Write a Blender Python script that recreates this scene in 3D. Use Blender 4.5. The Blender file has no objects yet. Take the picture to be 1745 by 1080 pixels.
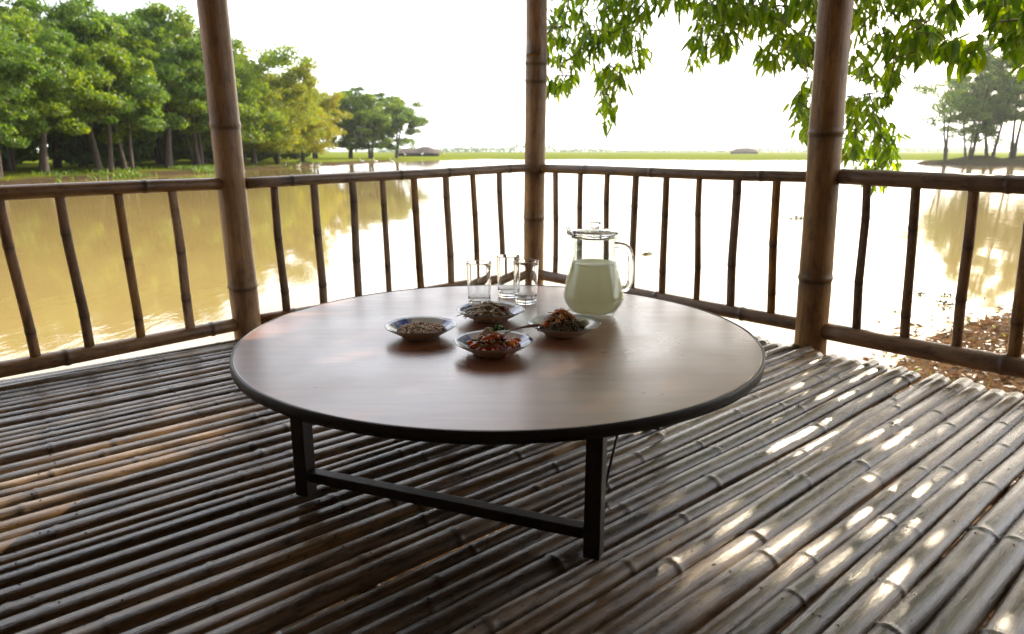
import bpy, math, random
import numpy as np
from mathutils import Vector, Matrix
random.seed(7)
RNG = np.random.default_rng(11)
R = math.radians
sc = bpy.context.scene
COL = sc.collection

# ------------------------------------------------------------------ camera
F = 1165.0; CX = 872.5; CY = 540.0; TH = R(13.63); EYE = 0.72
ct, st = math.cos(TH), math.sin(TH)
def ray(px, py):
    a = (px-CX)/F; b = -(py-CY)/F
    return Vector((a, ct + b*st, -st + b*ct))
def at_z(px, py, z):
    d = ray(px, py); t = (z-EYE)/d.z
    return Vector((d.x*t, d.y*t, z))
def at_y(px, py, Y):
    d = ray(px, py); t = Y/d.y
    return Vector((d.x*t, Y, EYE+d.z*t))
def proj_x(p):
    return CX + F*p.x/(p.y*ct-(p.z-EYE)*st)
cam = bpy.data.cameras.new('camera'); camo = bpy.data.objects.new('camera', cam); COL.objects.link(camo)
camo.location = (0, 0, EYE); camo.rotation_euler = (R(90)-TH, 0, 0)
cam.sensor_width = 36; cam.lens = F*36/1745; cam.clip_start = 0.02; cam.clip_end = 8000
cam.dof.use_dof = True; cam.dof.focus_distance = 1.55; cam.dof.aperture_fstop = 5.6
sc.camera = camo

# ------------------------------------------------------------------ helpers
def tag(o, label=None, cat=None, group=None, kind=None):
    if label: o['label'] = label
    if cat: o['category'] = cat
    if group: o['group'] = group
    if kind: o['kind'] = kind
    return o
def empty(name, loc):
    o = bpy.data.objects.new(name, None); COL.objects.link(o); o.location = loc
    o.empty_display_size = .1
    return o
class MB:
    def __init__(s):
        s.v = []; s.f = []; s.m = []; s.a = []; s.uv = None
    def add(s, vs, fs, m=0, a=None):
        n = len(s.v); s.v += [tuple(v) for v in vs]
        s.f += [tuple(i+n for i in f) for f in fs]; s.m += [m]*len(fs)
        s.a += list(a) if a is not None else [0.0]*len(vs)
    def tube(s, pts, rad, seg=10, m=0, a=None, sx=1.0, sy=1.0, up=Vector((0,0,1)), cap=True):
        pts = [Vector(p) for p in pts]; n = len(pts); vs = []; fs = []; av = []
        if not hasattr(rad, '__len__'): rad = [rad]*n
        for i, p in enumerate(pts):
            t = (pts[min(i+1, n-1)]-pts[max(i-1, 0)])
            t = t.normalized() if t.length > 1e-9 else Vector((1,0,0))
            u = up if abs(t.dot(up)) < .95 else Vector((1,0,0)) if abs(t.x) < .9 else Vector((0,1,0))
            b = t.cross(u).normalized(); c = b.cross(t)
            for k in range(seg):
                an = 2*math.pi*k/seg
                vs.append(p + b*(math.cos(an)*rad[i]*sx) + c*(math.sin(an)*rad[i]*sy))
                av.append(a[i] if a is not None else 0.0)
        for i in range(n-1):
            for k in range(seg):
                k2 = (k+1) % seg
                fs.append((i*seg+k, i*seg+k2, (i+1)*seg+k2, (i+1)*seg+k))
        if cap:
            fs.append(tuple(range(seg))[::-1]); fs.append(tuple((n-1)*seg+k for k in range(seg)))
        # consistent outward winding
        fs = [f[::-1] for f in fs]
        s.add(vs, fs, m, av)
    def box(s, c, sz, m=0, rz=0.0, mat=None):
        M = mat if mat is not None else Matrix.Translation(c) @ Matrix.Rotation(rz, 4, 'Z')
        vs = [M @ Vector((x*sz[0]/2, y*sz[1]/2, z*sz[2]/2)) for x in (-1,1) for y in (-1,1) for z in (-1,1)]
        fs = [(0,1,3,2),(4,6,7,5),(0,4,5,1),(2,3,7,6),(0,2,6,4),(1,5,7,3)]
        s.add(vs, fs, m)
    def lathe(s, prof, seg=48, m=0, c=(0,0,0), wav=None, closed=False, attr=None):
        vs = []; fs = []; av = []
        for i, (r, z) in enumerate(prof):
            for k in range(seg):
                an = 2*math.pi*k/seg
                w = wav(r, z, an) if wav else 1.0
                vs.append((c[0]+r*w*math.cos(an), c[1]+r*w*math.sin(an), c[2]+z))
                av.append(attr(r, z, an, i) if attr else 0.0)
        n = len(prof); rng = n if closed else n-1
        for i in range(rng):
            j = (i+1) % n
            for k in range(seg):
                k2 = (k+1) % seg
                fs.append((i*seg+k, i*seg+k2, j*seg+k2, j*seg+k))
        if not closed:
            fs.append(tuple(range(seg))[::-1]); fs.append(tuple((n-1)*seg+k for k in range(seg)))
        s.add(vs, fs, m, av)
    def build(s, name, mats, parent=None, loc=(0,0,0), smooth=True, matrix=None, bevel=None, attr='node'):
        me = bpy.data.meshes.new(name); me.from_pydata(s.v, [], s.f)
        if not isinstance(mats, (list, tuple)): mats = [mats]
        for m in mats: me.materials.append(m)
        me.polygons.foreach_set('material_index', s.m)
        me.polygons.foreach_set('use_smooth', [smooth]*len(s.f))
        at = me.attributes.new(attr, 'FLOAT', 'POINT'); at.data.foreach_set('value', s.a)
        me.update()
        o = bpy.data.objects.new(name, me); COL.objects.link(o)
        if matrix is not None: o.matrix_local = matrix
        else: o.location = loc
        if parent: o.parent = parent
        if bevel:
            b = o.modifiers.new('bevel', 'BEVEL'); b.width = bevel; b.segments = 2; b.limit_method = 'ANGLE'
            b.harden_normals = False
        return o
def np_mesh(name, V, Fq, mat, parent=None, smooth=True, loc=(0,0,0), midx=None):
    """V (n,3), Fq (m,k) faces of equal size"""
    me = bpy.data.meshes.new(name); k = Fq.shape[1]
    me.vertices.add(len(V)); me.vertices.foreach_set('co', V.astype(np.float32).ravel())
    me.loops.add(Fq.size); me.loops.foreach_set('vertex_index', Fq.astype(np.int32).ravel())
    me.polygons.add(len(Fq)); me.polygons.foreach_set('loop_start', np.arange(0, Fq.size, k, dtype=np.int32))
    me.polygons.foreach_set('loop_total', np.full(len(Fq), k, dtype=np.int32))
    me.polygons.foreach_set('use_smooth', np.full(len(Fq), smooth))
    for m in (mat if isinstance(mat, (list, tuple)) else [mat]): me.materials.append(m)
    if midx is not None: me.polygons.foreach_set('material_index', midx.astype(np.int32))
    me.update(calc_edges=True); me.validate()
    o = bpy.data.objects.new(name, me); COL.objects.link(o); o.location = loc
    if parent: o.parent = parent
    return o

# ------------------------------------------------------------------ materials
class NT:
    def __init__(s, name):
        s.m = bpy.data.materials.new(name); s.m.use_nodes = True
        s.t = s.m.node_tree; s.t.nodes.clear(); s.out = s.n('ShaderNodeOutputMaterial')
    def n(s, t, **k):
        x = s.t.nodes.new(t)
        for a, b in k.items(): setattr(x, a, b)
        return x
    def l(s, a, b): s.t.links.new(a, b)
    def set(s, node, **k):
        for a, b in k.items(): node.inputs[a.replace('_', ' ')].default_value = b
    def noise(s, vec, scale=5, detail=4, rough=.55, dist=0):
        x = s.n('ShaderNodeTexNoise'); x.inputs['Scale'].default_value = scale; x.inputs['Detail'].default_value = detail
        x.inputs['Roughness'].default_value = rough; x.inputs['Distortion'].default_value = dist
        if vec is not None: s.l(vec, x.inputs['Vector'])
        return x.outputs['Fac']
    def mapping(s, vec, scale=(1,1,1), loc=(0,0,0), rot=(0,0,0)):
        x = s.n('ShaderNodeMapping'); x.inputs['Scale'].default_value = scale; x.inputs['Location'].default_value = loc
        x.inputs['Rotation'].default_value = rot
        s.l(vec, x.inputs['Vector']); return x.outputs[0]
    def ramp(s, fac, stops):
        x = s.n('ShaderNodeValToRGB'); e = x.color_ramp.elements
        while len(e) < len(stops): e.new(.5)
        for el, (p, c) in zip(e, stops):
            el.position = p; el.color = (*c, 1) if hasattr(c, '__len__') else (c, c, c, 1)
        s.l(fac, x.inputs[0]); return x.outputs[0]
    def mix(s, fac, a, b, mode='MIX'):
        x = s.n('ShaderNodeMix', data_type='RGBA', blend_type=mode)
        for sock, v in ((x.inputs[0], fac), (x.inputs[6], a), (x.inputs[7], b)):
            if hasattr(v, 'links'): s.l(v, sock)
            elif hasattr(v, '__len__'): sock.default_value = (*v, 1)
            else: sock.default_value = v
        return x.outputs[2]
    def math(s, op, a, b=0.0, clamp=False):
        x = s.n('ShaderNodeMath', operation=op); x.use_clamp = clamp
        for i, v in enumerate((a, b)):
            if hasattr(v, 'links'): s.l(v, x.inputs[i])
            else: x.inputs[i].default_value = v
        return x.outputs[0]
    def bump(s, h, strength=.3, dist=.01):
        x = s.n('ShaderNodeBump'); x.inputs['Strength'].default_value = strength; x.inputs['Distance'].default_value = dist
        s.l(h, x.inputs['Height']); return x.outputs[0]
    def pbr(s, col, rough=.5, normal=None, **k):
        x = s.n('ShaderNodeBsdfPrincipled')
        if hasattr(col, 'links'): s.l(col, x.inputs['Base Color'])
        else: x.inputs['Base Color'].default_value = (*col, 1)
        if hasattr(rough, 'links'): s.l(rough, x.inputs['Roughness'])
        else: x.inputs['Roughness'].default_value = rough
        if normal is not None: s.l(normal, x.inputs['Normal'])
        for a, b in k.items(): x.inputs[a.replace('_', ' ')].default_value = b
        s.l(x.outputs[0], s.out.inputs[0]); return x

def m_bamboo(name, stops, rough=(.28, .5), spec=.5, blotch=((0.055,0.045,0.035), .5), node_dark=.75, rnd=.35, coat=0.0):
    t = NT(name); tc = t.n('ShaderNodeTexCoord'); oi = t.n('ShaderNodeObjectInfo')
    sh = t.n('ShaderNodeVectorMath', operation='ADD'); t.l(tc.outputs['Object'], sh.inputs[0])
    cmb = t.n('ShaderNodeCombineXYZ'); t.l(t.math('MULTIPLY', oi.outputs['Random'], 37.0), cmb.inputs[0]); t.l(t.math('MULTIPLY', oi.outputs['Random'], 11.0), cmb.inputs[1])
    t.l(cmb.outputs[0], sh.inputs[1]); v = sh.outputs[0]
    streak = t.noise(t.mapping(v, (2.2, 75, 75)), 2.0, 6, .68)
    big = t.noise(t.mapping(v, (1.6, 9, 9)), 1.6, 4, .6)
    base = t.ramp(t.math('ADD', t.math('MULTIPLY', streak, .55), t.math('MULTIPLY', big, .45)), stops)
    # weather blotches
    bl = t.ramp(t.noise(t.mapping(v, (4, 14, 14)), 3.0, 6, .65), [(.47, 0.0), (.64, 1.0)])
    base = t.mix(t.math('MULTIPLY', bl, blotch[1]), base, blotch[0])
    # fine specks of mould
    sp = t.ramp(t.noise(t.mapping(v, (30, 90, 90)), 2.0, 3, .6), [(.62, 0.0), (.7, 1.0)])
    base = t.mix(t.math('MULTIPLY', sp, .75), base, (.025,.021,.017))
    # per pole value
    val = t.math('ADD', t.math('MULTIPLY', oi.outputs['Random'], rnd), 1-rnd*.55)
    hv = t.n('ShaderNodeHueSaturation'); t.l(base, hv.inputs['Color']); t.l(val, hv.inputs['Value'])
    r2 = t.math('FRACT', t.math('MULTIPLY', oi.outputs['Random'], 7.31))
    t.l(t.math('ADD', t.math('MULTIPLY', r2, .5), .7), hv.inputs['Saturation'])
    nd = t.n('ShaderNodeAttribute', attribute_name='node')
    base = t.mix(t.math('MULTIPLY', nd.outputs['Fac'], node_dark), hv.outputs[0], (.035, .025, .018))
    rg = t.n('ShaderNodeMapRange'); t.l(big, rg.inputs[0]); rg.inputs[1].default_value = .3; rg.inputs[2].default_value = .7
    rg.inputs[3].default_value = rough[0]; rg.inputs[4].default_value = rough[1]
    h = t.math('ADD', t.math('MULTIPLY', streak, .6), t.math('MULTIPLY', t.noise(t.mapping(v, (12, 160, 160)), 3, 3, .6), .4))
    t.pbr(base, rg.outputs[0], t.bump(h, .42, .004), Specular_IOR_Level=spec, Coat_Weight=coat, Coat_Roughness=.25)
    return t.m
M_FLOOR = m_bamboo('floor_bamboo', [(.28,(.035,.022,.014)),(.42,(.135,.085,.048)),(.56,(.27,.185,.11)),(.72,(.46,.335,.20))], rough=(.17,.33), spec=.85, blotch=((.050,.045,.042),.8), rnd=.9)
M_POST = m_bamboo('post_bamboo', [(.3,(.16,.072,.022)),(.5,(.34,.17,.055)),(.72,(.52,.30,.115))], rough=(.28,.45), spec=.42, blotch=((.07,.035,.018),.5), rnd=.2, node_dark=.8)
M_RAIL = m_bamboo('rail_bamboo', [(.3,(.14,.072,.034)),(.5,(.26,.145,.07)),(.75,(.40,.25,.13))], rough=(.28,.45), spec=.5, blotch=((.05,.028,.016),.6), rnd=.3)
M_BAL = m_bamboo('baluster_bamboo', [(.3,(.17,.082,.032)),(.5,(.33,.18,.075)),(.75,(.48,.31,.15))], rough=(.35,.55), spec=.4, blotch=((.045,.022,.013),.6), rnd=.55)

def m_plain(name, col, rough=.6, noise_amt=.3, scale=20, bump=.2, **k):
    t = NT(name); tc = t.n('ShaderNodeTexCoord')
    n = t.noise(tc.outputs['Object'], scale, 5, .6)
    c2 = tuple(c*(1-noise_amt) for c in col); c1 = tuple(min(1, c*(1+noise_amt)) for c in col)
    t.pbr(t.ramp(n, [(.3, c2), (.7, c1)]), rough, t.bump(n, bump, .002), **k)
    return t.m
M_NAIL = m_plain('nail_iron', (.012,.011,.01), .6)
M_LEG = m_plain('dark_leg_wood', (.022,.012,.009), .38, .5, 30, .4)
M_RIM = m_plain('table_rim_black', (.014,.009,.008), .5, .4, 40, .3)
M_THATCH = m_plain('thatch', (.16,.11,.06), .9, .5, 12, .8)

def m_table():
    t = NT('table_veneer'); tc = t.n('ShaderNodeTexCoord'); v = tc.outputs['Object']
    g = t.noise(t.mapping(v, (1.2, 9, 1), rot=(0,0,R(12))), 3.0, 6, .62, .6)
    base = t.ramp(g, [(.3,(.13,.046,.018)),(.5,(.22,.082,.034)),(.7,(.31,.13,.056))])
    w = t.ramp(t.noise(v, 2.2, 5, .6, .4), [(.42,0.0),(.62,1.0)])
    base = t.mix(t.math('MULTIPLY', w, .55), base, (.36,.18,.10))
    # spots / dents
    vo = t.n('ShaderNodeTexVoronoi'); vo.inputs['Scale'].default_value = 11; t.l(t.mapping(v, (1,1,0)), vo.inputs['Vector'])
    sp = t.ramp(vo.outputs['Distance'], [(.035,1.0),(.06,0.0)])
    keep = t.ramp(t.noise(v, 9, 2, .5), [(.48,0.0),(.52,1.0)])
    spot = t.math('MULTIPLY', sp, keep)
    base = t.mix(t.math('MULTIPLY', spot, .85), base, (.02,.01,.008))
    # fine scratches
    sc1 = t.ramp(t.noise(t.mapping(v, (4, 220, 1), rot=(0,0,R(-18))), 1.0, 3, .7), [(.66,0.0),(.72,1.0)])
    rgh = t.n('ShaderNodeMapRange'); t.l(t.noise(v, 4, 3, .5, .3), rgh.inputs[0]); rgh.inputs[1].default_value=.3; rgh.inputs[2].default_value=.7
    rgh.inputs[3].default_value = .24; rgh.inputs[4].default_value = .40
    h = t.math('SUBTRACT', t.math('MULTIPLY', t.noise(v, 9, 2, .5), .5), t.math('ADD', t.math('MULTIPLY', sc1, .12), t.math('MULTIPLY', spot, 1.5)))
    t.pbr(base, rgh.outputs[0], t.bump(h, .07, .002), Specular_IOR_Level=.62, IOR=1.5, Coat_Weight=.4, Coat_Roughness=.22, Coat_IOR=1.52)
    return t.m
M_TABLE = m_table()

def m_leaf(name, stops, trans=.45, scale_rand=True, rough=.45, spec=.4):
    t = NT(name); g = t.n('ShaderNodeNewGeometry'); oi = t.n('ShaderNodeObjectInfo')
    n = t.noise(g.outputs['Position'], .55, 3, .6)
    f = t.math('ADD', t.math('MULTIPLY', g.outputs['Random Per Island'], .55), t.math('MULTIPLY', n, .45))
    c = t.ramp(f, stops)
    p = t.n('ShaderNodeBsdfPrincipled'); t.l(c, p.inputs['Base Color']); p.inputs['Roughness'].default_value = rough
    p.inputs['Specular IOR Level'].default_value = spec
    tr = t.n('ShaderNodeBsdfTranslucent')
    hs = t.n('ShaderNodeHueSaturation'); t.l(c, hs.inputs['Color']); hs.inputs['Value'].default_value = 1.9; hs.inputs['Hue'].default_value = .485; hs.inputs['Saturation'].default_value = 1.1
    t.l(hs.outputs[0], tr.inputs['Color'])
    mx = t.n('ShaderNodeMixShader'); mx.inputs[0].default_value = trans
    t.l(p.outputs[0], mx.inputs[1]); t.l(tr.outputs[0], mx.inputs[2]); t.l(mx.outputs[0], t.out.inputs[0])
    return t.m
M_LGREEN = m_leaf('tree_foliage_green', [(.15,(.028,.070,.016)),(.5,(.068,.140,.020)),(.85,(.145,.215,.024))])
M_LMID = m_leaf('tree_foliage_fresh', [(.15,(.042,.088,.014)),(.5,(.10,.175,.018)),(.85,(.20,.255,.024))])
M_LYEL = m_leaf('tree_foliage_yellowing', [(.15,(.09,.13,.014)),(.5,(.19,.215,.018)),(.85,(.34,.28,.022))])
M_LORG = m_leaf('tree_foliage_olive', [(.15,(.06,.105,.014)),(.5,(.145,.195,.018)),(.85,(.27,.26,.022))])
M_LFAR = m_leaf('tree_foliage_dark', [(.15,(.025,.060,.025)),(.5,(.055,.115,.035)),(.85,(.11,.17,.035))])
M_NEAR = m_leaf('mango_leaf', [(.12,(.035,.085,.012)),(.45,(.095,.19,.014)),(.80,(.21,.30,.018)),(.97,(.45,.25,.03))], trans=.58, rough=.32, spec=.5)
M_BARK = m_plain('bark', (.055,.042,.032), .9, .4, 6, .7)
M_BARKP = m_plain('near_bark', (.11,.085,.06), .9, .4, 14, .7)

def m_glass(name, col=(1,1,1), rough=0.0, ior=1.48):
    t = NT(name); t.pbr(col, rough, Transmission_Weight=1.0, IOR=ior); return t.m
M_GLASS = m_glass('clear_glass', (.97,.99,.985))

def m_thin():
    t = NT('thin_jug_glass'); lw_ = t.n('ShaderNodeLayerWeight'); f5 = t.math('ADD', t.math('MULTIPLY', t.math('POWER', lw_.outputs['Facing'], 4.0), .9), .045)
    tr = t.n('ShaderNodeBsdfTransparent'); tr.inputs[0].default_value = (.93,.96,.95,1); gl = t.n('ShaderNodeBsdfGlossy'); gl.inputs['Roughness'].default_value = .03
    mx = t.n('ShaderNodeMixShader'); t.l(f5, mx.inputs[0]); t.l(tr.outputs[0], mx.inputs[1]); t.l(gl.outputs[0], mx.inputs[2]); t.l(mx.outputs[0], t.out.inputs[0]); return t.m
M_THIN = m_thin()
def m_juice():
    t = NT('cloudy_lime_juice')
    p = t.n('ShaderNodeBsdfPrincipled'); p.inputs['Base Color'].default_value = (.98,.92,.68,1); p.inputs['Roughness'].default_value = .12
    tr = t.n('ShaderNodeBsdfTranslucent'); tr.inputs[0].default_value = (1.0,.95,.76,1)
    mx = t.n('ShaderNodeMixShader'); mx.inputs[0].default_value = .78; t.l(p.outputs[0], mx.inputs[1]); t.l(tr.outputs[0], mx.inputs[2]); t.l(mx.outputs[0], t.out.inputs[0])
    return t.m
M_JUICE = m_juice()

def m_plate():
    t = NT('painted_porcelain'); a = t.n('ShaderNodeAttribute', attribute_name='node'); tc = t.n('ShaderNodeTexCoord'); v = tc.outputs['Object']
    n = t.noise(v, 60, 4, .6, .5)
    # attr: 1 = blue flower patches, 2 = rim line, 3 = green sprigs
    blue = t.math('MULTIPLY', t.ramp(a.outputs['Fac'], [(.12,0.0),(.3,1.0)]), t.ramp(n, [(.35,.35),(.55,1.0)]))
    c = t.mix(blue, (.80,.80,.74), (.045,.095,.48))
    b = t.n('ShaderNodeAttribute', attribute_name='rim')
    c = t.mix(b.outputs['Fac'], c, (.10,.16,.17))
    gr = t.math('MULTIPLY', t.ramp(t.noise(v, 45, 3, .6, 1.0), [(.58,0.0),(.64,.8)]), t.ramp(a.outputs['Fac'], [(.02,0.0),(.12,1.0)]))
    c = t.mix(gr, c, (.05,.14,.05))
    t.pbr(c, .14, Specular_IOR_Level=.6); return t.m
M_PLATE = m_plate()
def m_food(name, stops, rough=.4, scale=60, spec=.5, sss=0.0):
    t = NT(name); g = t.n('ShaderNodeNewGeometry'); tc = t.n('ShaderNodeTexCoord')
    n = t.noise(tc.outputs['Object'], scale, 4, .6)
    f = t.math('ADD', t.math('MULTIPLY', g.outputs['Random Per Island'], .6), t.math('MULTIPLY', n, .4))
    stops = [(p_, tuple(min(.85, c_*1.4) for c_ in k_)) for p_, k_ in stops]
    t.pbr(t.ramp(f, stops), rough, t.bump(n, .4, .001), Specular_IOR_Level=spec); return t.m
M_NUT = m_food('roasted_bean', [(.15,(.16,.085,.04)),(.5,(.32,.20,.11)),(.85,(.48,.36,.22))])
M_NOOD = m_food('pale_shreds', [(.15,(.30,.20,.11)),(.5,(.50,.39,.24)),(.85,(.62,.52,.36))], .3)
M_CARR = m_food('carrot_tomato', [(.15,(.35,.035,.012)),(.5,(.60,.12,.018)),(.85,(.75,.25,.03))], .25)
M_BEET = m_food('dark_red_slices', [(.15,(.08,.012,.010)),(.5,(.19,.03,.02)),(.85,(.32,.07,.035))], .22)
M_HERB = m_food('herb', [(.15,(.02,.06,.01)),(.5,(.05,.15,.015)),(.85,(.13,.28,.03))], .4)
M_TEA = m_food('tea_leaf_mince', [(.15,(.05,.035,.015)),(.5,(.13,.09,.04)),(.85,(.25,.19,.09))], .4)
M_CRUMB = m_food('orange_shreds', [(.15,(.30,.09,.02)),(.5,(.48,.20,.05)),(.85,(.58,.33,.12))], .45)
M_LIME = m_food('lime_wedge', [(.15,(.45,.45,.25)),(.85,(.6,.62,.4))], .35)
M_SPOON = m_plain('wooden_spoon', (.20,.10,.055), .4, .25, 40, .2)

# ------------------------------------------------------------------ world + sun
SUN_AZ, SUN_EL = R(36), R(29)
SD = Vector((math.sin(SUN_AZ)*math.cos(SUN_EL), math.cos(SUN_AZ)*math.cos(SUN_EL), math.sin(SUN_EL)))
w = bpy.data.worlds.new('World'); sc.world = w; w.use_nodes = True
nt = w.node_tree; nt.nodes.clear()
out = nt.nodes.new('ShaderNodeOutputWorld'); bg = nt.nodes.new('ShaderNodeBackground')
sky = nt.nodes.new('ShaderNodeTexSky'); sky.sky_type = 'NISHITA'; sky.sun_disc = False
sky.sun_elevation = SUN_EL; sky.sun_rotation = SUN_AZ; sky.dust_density = 4.0; sky.air_density = 1.0; sky.ozone_density = 1.0; sky.altitude = 0
# thin bright cloud veil
tcw = nt.nodes.new('ShaderNodeTexCoord'); mp = nt.nodes.new('ShaderNodeMapping'); mp.inputs['Scale'].default_value = (1,1,3.5)
nt.links.new(tcw.outputs['Generated'], mp.inputs[0])
no = nt.nodes.new('ShaderNodeTexNoise'); no.inputs['Scale'].default_value = 2.6; no.inputs['Detail'].default_value = 6; nt.links.new(mp.outputs[0], no.inputs[0])
rp = nt.nodes.new('ShaderNodeValToRGB'); rp.color_ramp.elements[0].position = .36; rp.color_ramp.elements[1].position = .62
rp.color_ramp.elements[0].color = (.30,.30,.30,1); rp.color_ramp.elements[1].color = (.9,.9,.9,1); nt.links.new(no.outputs[0], rp.inputs[0])
mxw = nt.nodes.new('ShaderNodeMix'); mxw.data_type = 'RGBA'; nt.links.new(rp.outputs[0], mxw.inputs[0])
dt = nt.nodes.new('ShaderNodeVectorMath'); dt.operation = 'DOT_PRODUCT'; nt.links.new(tcw.outputs['Generated'], dt.inputs[0]); dt.inputs[1].default_value = tuple(SD)
mr = nt.nodes.new('ShaderNodeMapRange'); mr.interpolation_type = 'SMOOTHSTEP'; nt.links.new(dt.outputs['Value'], mr.inputs[0])
mr.inputs[1].default_value = -.6; mr.inputs[2].default_value = .68; mr.inputs[3].default_value = .32; mr.inputs[4].default_value = 1.0
vm = nt.nodes.new('ShaderNodeVectorMath'); vm.operation = 'SCALE'; vm.inputs[0].default_value = (13.5, 13.8, 14.4); nt.links.new(mr.outputs[0], vm.inputs['Scale']); nt.links.new(vm.outputs[0], mxw.inputs[7])
nt.links.new(sky.outputs[0], mxw.inputs[6])
nt.links.new(mxw.outputs[2], bg.inputs[0]); bg.inputs[1].default_value = 0.13
nt.links.new(bg.outputs[0], out.inputs[0])
ld = bpy.data.lights.new('sun', 'SUN'); ld.energy = 4.4; ld.angle = R(.5); ld.color = (1, .84, .62)
lo = bpy.data.objects.new('sun', ld); COL.objects.link(lo); lo.rotation_euler = SD.to_track_quat('Z', 'Y').to_euler(); lo.location = SD*30
sc.view_settings.view_transform = 'Standard'; sc.view_settings.look = 'None'; sc.view_settings.gamma = 1
sc.view_settings.exposure = 1.15

# ------------------------------------------------------------------ ground, water
WZ = -1.0
POND = np.array([(95,148),(60,152),(20,165),(-5,172),(-14,152),(-19,138),(-22,112),(-23.5,98),(-24.5,80),(-24.3,65),(-25.5,50),(-26,35),(-27,20),(-28,5),(-25,-12),
 (-12,-9),(-6,-4),(-3,1),(-1.2,2.5),(.6,3.4),(2.6,4.5),(4.0,6.35),(6.0,7.7),(8.5,9.2),(12,11.5),(25,26),(60,70),(74,86),(57.5,91),(59,103),(84,111),(100,125)], float)
def pond_d(x, y):
    """signed distance to shore, positive on land"""
    d = np.full(x.shape, 1e9); inside = np.zeros(x.shape, bool); n = len(POND)
    for i in range(n):
        a = POND[i]; b = POND[(i+1) % n]; e = b-a
        t = np.clip(((x-a[0])*e[0]+(y-a[1])*e[1])/(e@e), 0, 1)
        d = np.minimum(d, np.hypot(x-a[0]-t*e[0], y-a[1]-t*e[1]))
        c = ((a[1] > y) != (b[1] > y)) & (x < (b[0]-a[0])*(y-a[1])/((b[1]-a[1]) if b[1] != a[1] else 1e-9)+a[0])
        inside ^= c
    return np.where(inside, -d, d)
def wob(x, y, s):
    return (np.sin(x*1.7/s+1.3*np.sin(y*.9/s))+np.sin(y*2.1/s+2.0+1.1*np.sin(x*1.3/s))+.5*np.sin(x*4.3/s+y*3.1/s))/2.5
def ground_z(x, y):
    x = np.asarray(x, float); y = np.asarray(y, float)
    far = np.clip(np.hypot(x, y)/40, .05, 1)
    d = pond_d(x, y) + wob(x, y, 3.0*far+.3)*.9*far
    near = np.clip(1-np.hypot(x, y)/16, 0, 1)
    land = .34*(1-np.exp(-np.maximum(d,0)/1.1)) + .12*(1-np.exp(-np.maximum(d,0)/20))
    land = land*(1-.35*near)
    z = np.where(d > 0, land, np.maximum(d*.25, -.9)) + wob(x, y, .8)*.02 + wob(x, y, 6)*.05*far*(d > 1)
    z = z + np.where(d > 0, (.55+.3*np.sin(x*.9))*np.exp(-((y-97)/4.5)**2)*np.clip((x-56)/5,0,1)*np.clip((120-x)/10,0,1), 0)
    return WZ + z
gx = np.concatenate([-np.geomspace(60, 6000, 22)[::-1], np.arange(-59,-8,1.0), np.arange(-8,12,.2), np.arange(12,110,1.3), np.geomspace(112,6000,20)])
gy = np.concatenate([-np.geomspace(12, 3000, 14)[::-1], np.arange(-11,-4,1.0), np.arange(-4,12,.2), np.arange(12,190,1.3), np.geomspace(192,7000,24)])
X, Y = np.meshgrid(gx, gy); Z = ground_z(X, Y)
V = np.stack([X, Y, Z], -1).reshape(-1, 3); nx = len(gx); ny = len(gy)
i = (np.arange(ny-1)[:,None]*nx+np.arange(nx-1)[None]).ravel()
FQ = np.stack([i, i+1, i+1+nx, i+nx], 1)
def m_ground():
    t = NT('ground'); g = t.n('ShaderNodeNewGeometry'); p = g.outputs['Position']
    sx = t.n('ShaderNodeSeparateXYZ'); t.l(p, sx.inputs[0])
    n1 = t.noise(p, .35, 6, .65); n2 = t.noise(p, 6, 6, .7); n3 = t.noise(t.mapping(p, (.01,.06,1)), 1.0, 3, .6)
    grass = t.ramp(n2, [(.3,(.070,.100,.010)),(.7,(.125,.155,.016))])
    grass = t.mix(t.math('MULTIPLY', n3, .6), grass, (.16,.17,.02))
    soil = t.ramp(n2, [(.3,(.028,.020,.013)),(.7,(.085,.058,.036))])
    # bare shore soil where the land is low, grass higher
    hz = t.n('ShaderNodeMapRange'); t.l(sx.outputs[2], hz.inputs[0]); hz.inputs[1].default_value = WZ+.16; hz.inputs[2].default_value = WZ+.34
    mask = t.math('ADD', hz.outputs[0], t.math('MULTIPLY', t.math('SUBTRACT', n1, .5), 2.2), clamp=True)
    farm = t.n('ShaderNodeMapRange'); t.l(sx.outputs[1], farm.inputs[0]); farm.inputs[1].default_value = 115; farm.inputs[2].default_value = 135
    mask = t.math('MAXIMUM', mask, farm.outputs[0])
    c = t.mix(mask, soil, grass)
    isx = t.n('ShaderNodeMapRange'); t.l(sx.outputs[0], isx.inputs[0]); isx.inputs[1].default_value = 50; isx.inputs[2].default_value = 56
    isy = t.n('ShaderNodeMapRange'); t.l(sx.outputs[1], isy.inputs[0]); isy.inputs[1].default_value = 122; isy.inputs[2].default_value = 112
    c = t.mix(t.math('MULTIPLY', t.math('MULTIPLY', isx.outputs[0], isy.outputs[0]), .85), c, (.045,.036,.028))  # spit soil colour darkened to stand for the shade of its backlit slopes
    # leaf litter near the pavilion
    ln = t.n('ShaderNodeVectorMath', operation='LENGTH'); t.l(p, ln.inputs[0])
    nr = t.n('ShaderNodeMapRange'); t.l(ln.outputs['Value'], nr.inputs[0]); nr.inputs[1].default_value = 13; nr.inputs[2].default_value = 8
    lit = t.ramp(t.noise(p, 14, 6, .75), [(.3,(.05,.03,.016)),(.5,(.11,.065,.034)),(.7,(.20,.13,.07))])
    c = t.mix(nr.outputs[0], c, lit)
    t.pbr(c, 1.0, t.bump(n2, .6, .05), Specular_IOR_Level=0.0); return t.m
tag(np_mesh('ground', V, FQ, m_ground()), kind='structure')
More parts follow.
